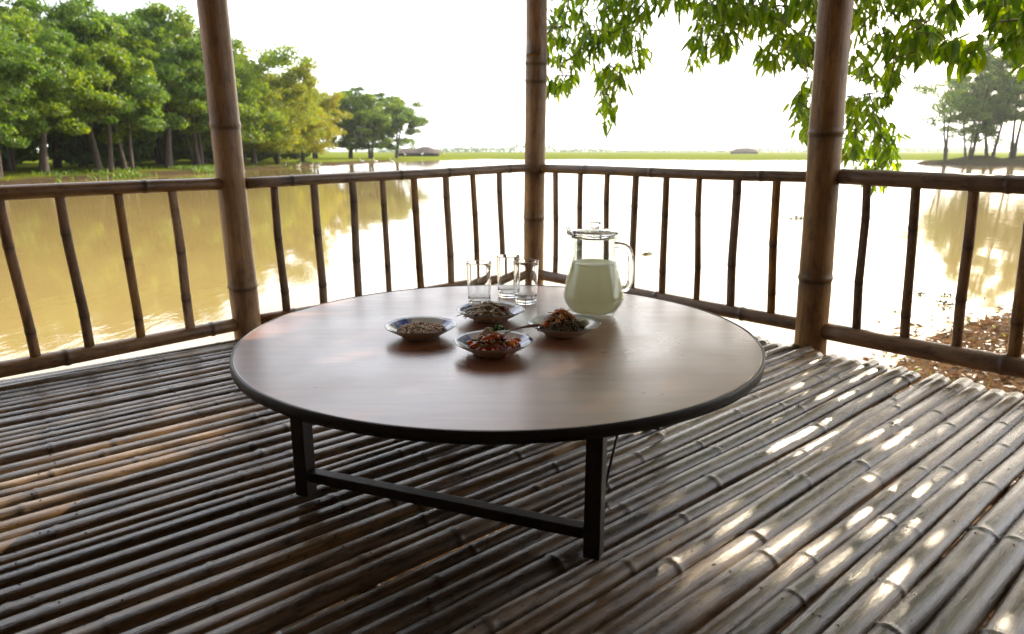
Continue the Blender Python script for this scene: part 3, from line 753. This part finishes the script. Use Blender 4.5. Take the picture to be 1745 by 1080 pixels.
# ------------------------------------------------------------------ foliage tools
def rand_dirs(n):
    v = RNG.normal(size=(n,3)); return v/np.linalg.norm(v,axis=1,keepdims=True)
def leaf_cards(C, size, up_bias=.3):
    """C (n,3) -> bent quads (2 quads each) of foliage"""
    n = len(C); d = rand_dirs(n); nrm = rand_dirs(n); nrm[:,2] += up_bias; nrm /= np.linalg.norm(nrm,axis=1,keepdims=True)
    s = np.cross(d, nrm); s /= np.linalg.norm(s,axis=1,keepdims=True)+1e-9; d = np.cross(nrm, s)
    sz = (size*RNG.uniform(.6,1.35,(n,1)))
    a = C - d*sz*.5; e = C + d*sz*.5; l = C + s*sz*.28 + nrm*sz*.10; r = C - s*sz*.28 + nrm*sz*.10
    V = np.stack([a,r,e,l],1).reshape(-1,3); Fq = np.arange(4*n).reshape(-1,4)
    return V, Fq
def leaves(P, D, L, Wd, droop=.25):
    """lance leaves: P base (n,3), D direction (n,3), L length, Wd width"""
    n = len(P); D = D/np.linalg.norm(D,axis=1,keepdims=True)
    q = rand_dirs(n); S = np.cross(D, q); S /= np.linalg.norm(S,axis=1,keepdims=True)+1e-9; N = np.cross(S, D)
    L = np.broadcast_to(np.asarray(L,float).reshape(-1,1),(n,1)); Wd = np.broadcast_to(np.asarray(Wd,float).reshape(-1,1),(n,1))
    cols = []; g = np.array([[0,0,-1.0]])
    curl = RNG.uniform(-.25,.25,(n,1))
    def pt(t, w, f): return P + D*L*t + g*L*droop*t*t + N*L*curl*t*t + S*Wd*w + N*Wd*f
    cols = [pt(0,0,0), pt(.3,.42,.12), pt(.3,0,0), pt(.3,-.42,.12), pt(.62,.38,.12), pt(.62,0,0), pt(.62,-.38,.12), pt(1,0,0)]
    V = np.stack(cols,1).reshape(-1,3)
    T = np.array([[0,1,2],[0,2,3],[1,4,5],[1,5,2],[2,5,6],[2,6,3],[4,7,5],[5,7,6]])
    Fq = (np.arange(n)[:,None,None]*8+T[None]).reshape(-1,3)
    return V, Fq

def tree_meshes(seed, H, RC, base, nclump, nleaf, lsize, spread=1.0, stems=1, sparse=1.0, thin=1.0):
    """returns (trunk MB, foliage arrays) for a tree rooted at the origin"""
    rs = random.Random(seed); b = MB(); cl = []
    for s_ in range(stems):
        a0 = rs.uniform(0,6.28); p = Vector((math.cos(a0),math.sin(a0),0))*(.35*(stems > 1)); lean = Vector((math.cos(a0),math.sin(a0),0))*rs.uniform(.02,.10)*(2 if stems > 1 else 1)
        pts = [p-Vector((0,0,.4))]; r0 = .024*H*thin/(stems**.4); rad = [r0*1.5]; nseg = 7; hh = H*.62
        for i_ in range(1, nseg+1):
            t = i_/nseg; q = p+lean*hh*t*1.2+Vector((rs.uniform(-1,1),rs.uniform(-1,1),0))*.12*t; q.z = hh*t
            pts.append(q); rad.append(r0*(1-.55*t)*(1.0 if t > .15 else 1.15))
        b.tube(pts, rad, 8, cap=False)
        nl = max(4, int(11/stems))
        for j in range(nl):
            t = rs.uniform(.42,1.0); k_ = min(nseg-1, int(t*nseg)); st_ = pts[k_].lerp(pts[k_+1], t*nseg-k_)
            an = j*2.4+rs.uniform(-.4,.4); out_ = RC*rs.uniform(.45,.95)*spread; el = rs.uniform(.15,.6)+.8*(t-.4)
            end = st_+Vector((math.cos(an)*out_, math.sin(an)*out_, out_*el)); end.z = min(end.z, H*.93)
            m1 = st_.lerp(end,.35)+Vector((0,0,out_*.10)); m2 = st_.lerp(end,.7)+Vector((rs.uniform(-.3,.3),rs.uniform(-.3,.3),out_*.08))
            rr = r0*.42*(1-.3*t); b.tube([st_,m1,m2,end], [rr,rr*.75,rr*.5,rr*.22], 6, cap=False)
            for q in (m2, end):
                for _ in range(2):
                    e2 = q+Vector((rs.uniform(-1,1),rs.uniform(-1,1),rs.uniform(-.1,.7)))*RC*.28
                    b.tube([q,(q+e2)/2+Vector((0,0,.08)),e2], [rr*.35,rr*.22,rr*.1], 5, cap=False); cl.append(e2)
            cl += [m2, end]
    g = np.random.default_rng(seed); C = []
    cl = [c for c in cl]
    while len(cl) < nclump:
        a = rs.uniform(0,6.28); v = rs.random()**.5; z = rs.random()
        prof = math.sin(math.pi*min(1,(.18+.82*z)))**.55 if z > .35 else .65+.9*z
        cl.append(Vector((math.cos(a)*v*RC*min(1,prof), math.sin(a)*v*RC*min(1,prof), base+(H-base)*(.05+.93*z)*(1-.18*v*v))))
    rs.shuffle(cl)
    for c in cl[:nclump]:
        m = int(nleaf*rs.uniform(.5,1.4)*sparse); R_ = RC*rs.uniform(.13,.24)
        d = g.normal(size=(m,3)); d /= np.linalg.norm(d,axis=1,keepdims=True); rr = R_*g.random((m,1))**.42
        q = d*rr; q[:,2] *= .52; q[:,2] += -.12*(q[:,0]**2+q[:,1]**2)/R_
        C.append(q+np.array(c))
    C = np.concatenate(C); C = C[C[:,2] > base*.6]
    return b, C
TREE_CACHE = {}
def tree(name, loc, var, mat, label, cat='tree', group=None, rz=0, s=1.0, sz=1.0):
    spec = VAR[var]; key = (var, mat.name)
    if var not in TREE_CACHE:
        b, C = tree_meshes(*spec[0]); V, Fq = leaf_cards(C, spec[1]); TREE_CACHE[var] = (b, V, Fq, {})
    b, V, Fq, made = TREE_CACHE[var]
    rt = empty(name, loc); rt.rotation_euler.z = rz; rt.scale = (s,s,s*sz); tag(rt, label, cat, group)
    if mat.name not in made:
        tr = b.build('trunk', M_BARK, rt); cr_ = np_mesh('crown', V, Fq, mat, rt, smooth=False); made[mat.name] = (tr, cr_)
    else:
        for o in made[mat.name]:
            c = o.copy(); COL.objects.link(c); c.parent = rt
    return rt
VAR = {
 'a': ((1, 11.0, 5.0, 2.0, 135, 230, 0), .27),
 'b': ((2, 11.8, 4.7, 2.4, 130, 230, 0, 1.0, 3), .27),
 'c': ((3, 10.4, 5.3, 1.7, 135, 230, 0, 1.05, 4), .27),
 'd': ((4, 10.5, 6.0, 1.3, 160, 230, 0, 1.1), .27),
 'e': ((5, 13.0, 6.0, 1.5, 150, 200, 0, 1.0, 2), .38),
 'f': ((6, 19.5, 5.2, 2.4, 130, 120, 0, .9, 2, 1.0, .5), .36),
 's': ((9, 4.4, 3.0, .3, 190, 100, 0, 1.0, 3), .36),
 'g': ((8, 11.5, 5.0, 2.0, 70, 75, 0, 1.0, 2, .8, .8), .28),
}
ordn = ['first','second','third','fourth','fifth','sixth','seventh','eighth','ninth','tenth','eleventh','twelfth','thirteenth','fourteenth']
# left bank wood
front = [(27,-29,'a'),(33,-30,'b'),(38.5,-28.6,'c'),(44,-29.5,'a'),(48.5,-28.2,'b'),(53,-29,'c'),(58,-28.5,'a'),(63,-28,'b'),(69,-28.3,'d'),(75,-27.6,'d'),(82,-27.4,'d'),(90,-26.8,'d')]
for i_, (y, x, v) in enumerate(front):
    mat = [M_LGREEN, M_LMID, M_LGREEN, M_LMID, M_LGREEN, M_LMID, M_LGREEN, M_LMID, M_LMID, M_LORG, M_LORG, M_LYEL][i_]
    col = {'tree_foliage_green':'dark green','tree_foliage_fresh':'fresh green','tree_foliage_olive':'olive','tree_foliage_yellowing':'yellowing orange'}[mat.name]
    tree('broadleaf_tree', (x, y, float(ground_z(x,y))), v, mat, '%s tree, %s from the left in the front row on the left bank' % (col, ordn[i_]), group='trees of the left bank wood', rz=random.uniform(0,6.28), s=[.70,.76,.82,.90,.98,1.04,1.10,1.08,1.06,1.0,.95,.82][i_]*random.uniform(.97,1.03))
back = [(30,-38,'b'),(37,-37,'c'),(43,-37.5,'a'),(50,-36,'b'),(57,-37,'a'),(64,-36,'c'),(72,-36,'b'),(80,-35,'d'),(89,-34,'d'),(98,-33,'d')]
for i_, (y, x, v) in enumerate(back):
    tree('broadleaf_tree', (x, y, float(ground_z(x,y))), v, [M_LGREEN,M_LFAR][i_ % 2] if i_ < 7 else M_LORG, 'tall tree, %s from the left in the second row behind the left bank' % ordn[i_], group='trees of the left bank wood', rz=random.uniform(0,6.28), s=random.uniform(.90,1.02))
rear = [(40,-46,'a'),(50,-46,'c'),(61,-45,'b'),(74,-44,'a'),(88,-43,'c')]
for i_, (y, x, v) in enumerate(rear):
    tree('broadleaf_tree', (x, y, float(ground_z(x,y))), v, M_LFAR, 'dark tree, %s from the left in the hindmost row of the left wood' % ordn[i_], group='trees of the left bank wood', rz=random.uniform(0,6.28), s=.98)
shr = [(48+5.5*k_, -37.5-2.5*math.sin(k_*1.9)) for k_ in range(14)]+[(68+6*k_, -50-3*math.sin(k_*2.3)) for k_ in range(12)]
for i_, (y, x) in enumerate(shr):
    tree('shrub', (x, y, float(ground_z(x,y))), 's', [M_LFAR,M_LGREEN][i_ % 2], 'bushy shrub, %s from the left in the %s row under the left wood' % (ordn[i_ % 14], 'near' if i_ < 14 else 'far'), 'shrub', group='shrubs under the left wood', rz=random.uniform(0,6.28), s=random.uniform(.8,1.3))
clump = [(132,-37,'e',1.0),(138,-32,'e',1.02),(134,-27,'e',.95),(141,-23.5,'e',.95),(129,-42,'e',.95)]
for i_, (y, x, v, s_) in enumerate(sorted(clump, key=lambda q: q[1]/q[0])):
    tree('round_tree', (x, y, float(ground_z(x,y))), v, M_LMID if i_ % 2 else M_LGREEN, 'hazy round tree, %s from the left in the clump beyond the yellow trees' % ordn[i_], group='trees of the far left clump', rz=random.uniform(0,6.28), s=s_)
isl = [(95,62,'f',.80),(97,66,'f',1.0),(99,70.5,'f',1.1),(96,74,'f',1.08),(100,79,'f',1.15),(97,84,'f',1.1),(103,67,'f',.85)]
for i_, (y, x, v, s_) in enumerate(sorted(isl, key=lambda q: q[1]/q[0])):
    tree('tall_tree', (x, y, max(WZ+.2, float(ground_z(x,y)))), v, M_LGREEN, 'tall hazy tree, %s from the left on the right spit of land' % ordn[i_], group='trees of the right spit', rz=random.uniform(0,6.28), s=s_)
tree('sparse_tree', (59.0, 95, max(WZ+.2, float(ground_z(59.0,95)))), 'g', M_LGREEN, 'thinly leaved leaning tree at the tip of the right spit', rz=2.0, s=1.05)

# far treeline, seen as one mass
C = []
for x0 in np.arange(-900, 1900, 16.0):
    y0 = 950+60*math.sin(x0*.01); hgt = 5.0+9*max(0, math.sin(x0*.021)+.6*math.sin(x0*.057+1)) + 1.5*random.random()
    if x0 > 60 and x0 < 420: hgt *= .35
    n_ = 50; q = RNG.normal(size=(n_,3)); q /= np.linalg.norm(q,axis=1,keepdims=True); q *= RNG.random((n_,1))**.4
    C.append(q*np.array([12,8,hgt*.55])+np.array([x0,y0,-.6+hgt*.5]))
Vt, Ft = leaf_cards(np.concatenate(C), 5.0)
tag(np_mesh('far_trees', Vt, Ft, M_LFAR, smooth=False), 'far hazy line of trees along the horizon beyond the field', 'trees', kind='stuff')

# huts
M_HUTR = m_plain('old_thatch', (.10,.08,.07), .95, .4, 1.5, .6, Specular_IOR_Level=0.05); M_HUTW = m_plain('hut_wall', (.07,.055,.045), .9, .4, 2, .4, Specular_IOR_Level=0.05)
def hut(px, pyb, Yd, Wd, Hh, label, two=False):
    c = at_y(px, pyb, Yd); c.z = float(ground_z(c.x, c.y)); rt = empty('thatched_hut', c); tag(rt, label, 'hut', 'low thatched huts on the far field')
    b = MB(); b.box((0,0,Hh*.22), (Wd*.86, Wd*.4, Hh*.44)); b.build('wall', M_HUTW, rt, smooth=False)
    b = MB(); nn = 20; vs = []; fs = []
    prof = []
    for i_ in range(nn+1):
        t = i_/nn*2-1; z = Hh*(1-.12*t*t-.55*abs(t)**4) if not two else Hh*(.66+.34*math.exp(-((t-.35)/.4)**2)+.16*math.exp(-((t+.5)/.3)**2))*(1-.5*abs(t)**5)
        for (yy, zz) in ((-Wd*.30, Hh*.30),(-Wd*.16, z*.82),(0, z),(Wd*.16, z*.82),(Wd*.30, Hh*.30)): vs.append((t*Wd/2, yy, max(zz, Hh*.30)+random.uniform(-.04,.04)*Hh*.5))
    for i_ in range(nn):
        for j_ in range(4): fs.append((i_*5+j_, (i_+1)*5+j_, (i_+1)*5+j_+1, i_*5+j_+1))
    b.add(vs, fs); b.build('roof', M_HUTR, rt)
    for sx_ in (-.3, .05, .33):
        b = MB(); b.box((sx_*Wd, -Wd*.2-.03, Hh*.2), (Wd*.06,.06,Hh*.3)); b.build('doorway', M_RIM, rt, smooth=False)
hut(713, 265, 190, 12.5, 2.6, 'long low hut with a humped thatch roof beside the far left trees', True)
hut(1268, 259, 330, 13, 2.9, 'small low hut on the far field between the corner post and the right post')

# birds
M_WHITE = m_plain('white_feather', (.8,.8,.78), .7, .05, 20, .1); M_BILL = m_plain('yellow_bill', (.6,.35,.05), .5)
def bird(px, py, s, label, water=False):
    d = at_z(px, py, WZ+(.0 if water else .3)); c = Vector((d.x, d.y, WZ if water else float(ground_z(d.x, d.y))))
    rt = empty('white_egret' if not water else 'white_duck', c); tag(rt, label, 'bird', 'white birds round the pond'); rt.scale = (s,s,s); rt.rotation_euler.z = random.uniform(-.5,.5)+(3.14 if random.random()<.5 else 0)
    b = MB(); hz_ = .12 if water else .48
    pts = [(-.30,0,hz_+.02),(-.2,0,hz_),(-.05,0,hz_),(.10,0,hz_+.03),(.18,0,hz_+.12),(.17,0,hz_+.26),(.21,0,hz_+.36),(.26,0,hz_+.38),(.31,0,hz_+.375)]
    b.tube(pts, [.02,.09,.13,.10,.05,.03,.04,.035,.012], 10, sx=.9); b.build('body', M_WHITE, rt)
    b = MB(); b.tube([(.30,0,hz_+.375),(.40,0,hz_+.36)], [.013,.003], 6); b.build('bill', M_BILL, rt)
    if not water:
        for sy_ in (-.04,.04):
            b = MB(); b.tube([(-.02,sy_,hz_-.08),(0,sy_,hz_*.5),(-.02,sy_,0)], .012, 6); b.build('leg', M_BILL, rt)
bird(690, 268.5, 1.3, 'white bird standing on the grass bank left of the long hut'); bird(720, 267.5, 1.3, 'white bird standing on the grass bank in front of the long hut'); bird(757, 265.5, 1.3, 'white bird standing just right of the long hut')
for i_, px in enumerate((485,509,531,543)): bird(px, 284.5, 1.05, 'white duck on the water below the yellow trees, %s from the left' % ordn[i_], True)
for i_, px in enumerate((617,640,668)): bird(px, 276.5, 1.3, 'white duck on the water below the far clump, %s from the left' % ordn[i_], True)

# floating plants
M_LILY = m_plain('floating_leaf', (.045,.055,.02), .5, .4, 30, .2)
def floater(px, py, s, label):
    c = at_z(px, py, WZ); n_ = 16; P = np.array([[c.x,c.y,WZ+.005]])+RNG.normal(size=(n_,3))*np.array([s*.42,s*.3,0]); D = rand_dirs(n_); D[:,2] = np.abs(D[:,2])*.8+.05
    P[:,:2] = c[:2]+np.clip(P[:,:2]-np.array(c)[:2], -s*.42, s*.42)*.8; V, Fq = leaves(P-np.array(c), D, s*.45, s*.2, .15); ang_ = np.linspace(0,2*math.pi,13)[:-1]; n0 = len(V); V = np.concatenate([V, np.stack([np.cos(ang_)*s*.5, np.sin(ang_)*s*.36, np.full(12,.004)],1), [[0,0,.012]]]); Fq = np.concatenate([Fq, [[n0+j_, n0+(j_+1)%12, n0+12] for j_ in range(12)]]); o = np_mesh('floating_plant', V, Fq, M_LILY, loc=c); tag(o, label, 'water plant', 'floating water plants')
floater(1362, 372, .30, 'clump of floating leaves beside the right post, further out'); floater(1348, 373, .12, 'tiny floating leaf just left of the clump by the right post')
floater(1102, 433, .17, 'dark floating clump in the open water right of the jug')
for i_, (px, py, s_) in enumerate(((1571,502,.12),(1612,504,.12),(1604,517,.13),(1626,522,.14),(1528,531,.06),(1745,470,.15))):
    floater(px, py, s_, 'small floating leaves near the leafy bank, %s from the left' % ordn[[1,3,2,4,0,5][i_]])
# left bank greenery
n_ = 30000; px_ = RNG.uniform(-33,-23.0,n_); py_ = RNG.uniform(18,110,n_); dd = pond_d(px_,py_); k_ = (dd > -1.2)&(dd < 3.5)&(wob(px_,py_,5)+RNG.normal(size=n_)*.25 > np.clip((py_-40)/80,-.25,.6)); px_=px_[k_]; py_=py_[k_]
P = np.stack([px_,py_,np.maximum(ground_z(px_,py_),WZ)],1); D = rand_dirs(len(P))*.5; D[:,2] = 1
V, Fq = leaves(P, D, RNG.uniform(.25,.6,len(P)), .09, .3); tag(np_mesh('reeds', V, Fq, M_LGREEN), 'low green reeds and weeds fringing the left bank', 'reeds', kind='stuff')

# leaf litter near the pavilion
n_ = 75000; x_ = RNG.uniform(-2,10,n_); y_ = RNG.uniform(0,10,n_); dd = pond_d(x_,y_)+.25*RNG.normal(size=n_)
k_ = (dd > .02)&(dd < 4)&((x_ > 1.0)|(RNG.random(n_) < .4))&(RNG.random(n_) < np.clip(dd*1.5+.25,0,1)); x_=x_[k_]; y_=y_[k_]; z_ = np.maximum(ground_z(x_,y_),WZ)+.008+RNG.random(len(x_))*.02
D = rand_dirs(len(x_)); D[:,2] *= .3; V, Fq = leaves(np.stack([x_,y_,z_],1), D, RNG.uniform(.045,.10,len(x_)), RNG.uniform(.016,.032,len(x_)), .05)
M_LIT = m_leaf('dry_leaf', [(.1,(.045,.028,.014)),(.4,(.13,.075,.036)),(.7,(.26,.16,.08)),(.92,(.42,.31,.18))], trans=.15)
tag(np_mesh('leaf_litter', V, Fq, M_LIT), 'dry brown fallen leaves covering the bank by the right railing', 'fallen leaves', kind='stuff')
n_ = 500; x_ = RNG.uniform(2,9,n_); y_ = RNG.uniform(4,10,n_); dd = pond_d(x_,y_); k_ = (dd > -.1)&(dd < .7); x_=x_[k_]; y_=y_[k_]
D = rand_dirs(len(x_))*.6; D[:,2] = 1; V, Fq = leaves(np.stack([x_,y_,np.maximum(ground_z(x_,y_),WZ)],1), D, RNG.uniform(.06,.16,len(x_)), .012, .3)
tag(np_mesh('grass', V, Fq, M_LMID), 'short grass tufts along the near water edge', 'grass', kind='stuff')

# ------------------------------------------------------------------ overhanging tree
TB = Vector((7.4, 4.4, 0)); TB.z = float(ground_z(TB.x, TB.y))
LITPX = ((1440,612,.05),(1530,660,.05),(1610,655,.05),(1700,690,.05),(1350,625,.045),(1640,700,.04),(-120,930,.11),(1323,595,.05),(1408,605,.05),(1482,623,.06),(1499,648,.06),(1563,640,.05),(1376,662,.05),(1467,683,.06),(1510,690,.06),(1654,669,.05),(1680,678,.06),(1425,728,.05),(1351,743,.05),
          (1534,743,.05),(1573,718,.05),(1590,732,.05),(1518,751,.05),(1389,769,.04),(1509,795,.05),(1513,831,.05),(1500,884,.045),(1375,938,.04),(1340,920,.035),(1282,907,.03),(1549,902,.02),(1478,973,.025),(1118,835,.03),(1647,751,.035),(1202,938,.025),(1250,880,.02),(1600,800,.03),(1700,720,.04),(1160,800,.03),
          (-60,900,.17),(30,850,.17),(110,820,.14),(190,790,.12),(260,762,.09),(330,737,.07),(60,820,.04),(400,705,.035),(300,690,.025),(200,860,.03))  # floor spots to be sunlit; leaves in the way are left out
ot = empty('overhanging_tree', TB); tag(ot, 'leafy tree on the near bank whose drooping branches hang in at the top right', 'tree')
clus = []   # (pos, n leaves, len, width, spread)
def region(poly, Yd, n, L=.15, Wd=.028, nl=8, dy=.5):
    n = int(n*1.8)
    poly = np.array(poly, float); lo_ = poly.min(0); hi = poly.max(0); c = 0
    while c < n:
        x = random.uniform(lo_[0],hi[0]); y = random.uniform(lo_[1],hi[1]); ins = False
        for a in range(len(poly)):
            x1,y1 = poly[a]; x2,y2 = poly[(a+1)%len(poly)]
            if (y1 > y) != (y2 > y) and x < (x2-x1)*(y-y1)/(y2-y1)+x1: ins = not ins
        if ins:
            clus.append((at_y(x, y-14, Yd+random.uniform(-dy,dy)), nl, L, Wd)); c += 1
region([(925,-60),(1140,-60),(1128,15),(1112,60),(1106,120),(1080,140),(1060,95),(1035,90),(1010,120),(985,110),(975,150),(955,165),(935,175),(922,110)], 4.9, 70)
region([(1030,150),(1048,150),(1046,200),(1038,225),(1026,215),(1022,180)], 4.9, 4)
region([(1005,140),(1050,120),(1095,120),(1095,150),(1060,160),(1010,170)], 4.9, 7)
region([(1130,-60),(1400,-60),(1400,60),(1345,90),(1330,50),(1290,40),(1240,35),(1200,30),(1150,15)], 5.2, 60)
region([(1195,20),(1345,20),(1345,95),(1325,100),(1320,135),(1300,125),(1280,80),(1240,100),(1215,75),(1180,130),(1174,100)], 5.1, 40)
region([(1340,70),(1400,60),(1395,115),(1350,120)], 5.0, 12)
region([(1365,150),(1395,150),(1395,235),(1372,240),(1345,210),(1360,185)], 4.8, 12)
region([(1440,-60),(1620,-60),(1640,30),(1600,90),(1560,110),(1500,80),(1480,120),(1450,120)], 5.2, 60)
region([(1450,110),(1480,105),(1500,190),(1530,250),(1530,300),(1500,330),(1450,300),(1440,200)], 4.9, 34)
region([(1500,85),(1530,100),(1530,185),(1512,180),(1505,140)], 5.1, 8)
region([(1540,60),(1600,60),(1590,100),(1550,115)], 4.8, 9, .14, .045)
region([(1600,-70),(1800,-70),(1800,110),(1745,120),(1725,95),(1695,70),(1690,20),(1620,25)], 4.3, 44, .15, .045)
region([(1605,75),(1670,70),(1672,112),(1640,118),(1605,105)], 4.0, 5, .14, .05)
region([(1680,-60),(1850,-60),(1850,80),(1710,60)], 3.9, 45, .16, .05)
region([(1400,-140),(1700,-140),(1700,-60),(1400,-60)], 5.2, 30)
region([(920,-180),(1400,-180),(1400,-60),(920,-60)], 5.2, 50)
P = []; D = []; LL = []; WW = []
for (p, nl, L, Wd) in clus:
    n_ = random.randint(nl-2, nl+3)
    for _ in range(n_):
        a = random.uniform(0,6.28); e = random.uniform(-.9,.35) - (.35 if random.random() < .5 else 0)
        P.append(np.array(p)+RNG.normal(size=3)*.02); D.append((math.cos(a)*math.cos(e)*.8, math.sin(a)*math.cos(e)*.8, math.sin(e)-.55)); LL.append(L*random.uniform(.65,1.15)); WW.append(Wd*random.uniform(.8,1.2))
LL = [l*.70 for l in LL]
LIT = []
def lit(px, py, r): q = at_z(px, py, 0); LIT.append((q.x, q.y, r*(.72 if px > 1000 else 1.1)))
for a in LITPX: lit(*a)
LA = np.array(LIT)
def keep_leaf(p):  # drops out-of-frame leaves that would shade a chosen sun patch
    g_ = p - np.array(SD)*(p[2]/SD.z)
    vis = p[2] < .72+.19*p[1]
    return vis or not np.any(np.hypot(LA[:,0]-g_[0], LA[:,1]-g_[1]) < LA[:,2]+.05)
kk = [keep_leaf(np.array(p_)+np.array(d_)*l_*.5) for p_, d_, l_ in zip(P, D, LL)]
P = [p for p, q in zip(P, kk) if q]; D = [p for p, q in zip(D, kk) if q]; LL = [p for p, q in zip(LL, kk) if q]; WW = [p for p, q in zip(WW, kk) if q]
V1, F1 = leaves(np.array(P), np.array(D), np.array(LL), np.array(WW), .22)
# twigs: link every cluster to its nearest higher neighbour
tw = MB(); cp = [c[0] for c in clus]
for i_, p in enumerate(cp):
    best = None; bd = 1e9
    for q in cp:
        if q.z > p.z+.03:
            d_ = (q-p).length
            if d_ < bd: bd = d_; best = q
    if best is not None and bd < 1.0:
        tw.tube([best-TB, (best+p)/2-TB+Vector((random.uniform(-.03,.03),random.uniform(-.03,.03),.03)), p-TB], [.005,.004,.0025], 5, cap=False)
# unseen upper canopy towards the sun, gaps shaped to place the floor's sun patches
n_ = 26000
tx = RNG.uniform(-2.6,2.5,n_); ty = RNG.uniform(-.9,4.0,n_); s_ = RNG.uniform(4.9,8.6,n_)
pos = np.stack([tx+SD.x*s_, ty+SD.y*s_, SD.z*s_],1)
ok = np.ones(n_, bool)
for (a, c_, r_) in LA: ok &= np.hypot(tx-a, ty-c_) > r_+.05
ok &= pos[:,2] > .72+.30*pos[:,1]+.25
ok &= pos[:,2] > 2.35
pos = pos[ok]
D = rand_dirs(len(pos)); D[:,2] -= .5
Dn = D/np.linalg.norm(D,axis=1,keepdims=True)
V2, F2 = leaves(pos-Dn*.065, D, RNG.uniform(.11,.15,len(pos)), RNG.uniform(.045,.06,len(pos)), .15)
VV = np.concatenate([V1,V2])-np.array(TB); FF = np.concatenate([F1,F2+len(V1)])
np_mesh('foliage', VV, FF, M_NEAR, ot)
tw.build('twigs', M_BARKP, ot)
b = MB()
b.tube([(0,0,-.3),(-.05,.05,.5),(-.2,.15,1.4),(-.5,.3,2.4),(-.9,.5,3.4),(-1.4,.8,4.4)], [.30,.22,.19,.16,.12,.07], 14, cap=False)
for (a0, pts) in (((-.2,.15,1.5), [(-1.2,.3,2.3),(-2.6,.6,3.0),(-4.2,.9,3.3),(-6.0,.6,3.2)]), ((-.4,.25,2.2), [(-1.4,1.2,3.1),(-2.8,1.8,3.9),(-4.6,2.1,4.3)]), ((-.2,.15,1.6),[(-.9,-.3,2.2),(-1.8,-.4,2.6),(-2.8,-.2,2.75)]),
                  ((-.9,.5,3.4), [(-2.0,.3,4.0),(-3.6,.5,4.5)]), ((-.3,.2,2.0),[(-1.5,.9,2.5),(-2.9,1.0,2.85),(-4.0,.7,2.9),(-5.2,.6,2.8)])):
    P_ = [a0]+pts; b.tube(P_, [.10*(1-.85*i_/(len(P_)-1)) for i_ in range(len(P_))], 8, cap=False)
b.build('trunk', M_BARKP, ot)

# ------------------------------------------------------------------ haze
HAZE = 0.00020
if HAZE > 0:
    b = MB(); b.box((350,950,12.2), (4400,4100,31)); o = b.build('haze', M_NAIL, smooth=False)
    t = NT('haze_air'); pv = t.n('ShaderNodeVolumePrincipled'); pv.inputs['Color'].default_value = (.86,.92,1,1); pv.inputs['Density'].default_value = HAZE; pv.inputs['Anisotropy'].default_value = .72
    t.l(pv.outputs[0], t.out.inputs['Volume']); o.data.materials.clear(); o.data.materials.append(t.m); tag(o, 'thin pale haze in the air over the pond', 'haze', kind='stuff')
    del o['category']

sc.cycles.max_bounces = 12; sc.cycles.transmission_bounces = 10; sc.cycles.glossy_bounces = 5; sc.cycles.diffuse_bounces = 4
sc.cycles.volume_bounces = 1; sc.cycles.transparent_max_bounces = 8
sc.cycles.use_denoising = True; sc.cycles.sample_clamp_indirect = 6
sc.cycles.caustics_reflective = False; sc.cycles.caustics_refractive = True; sc.cycles.blur_glossy = .6
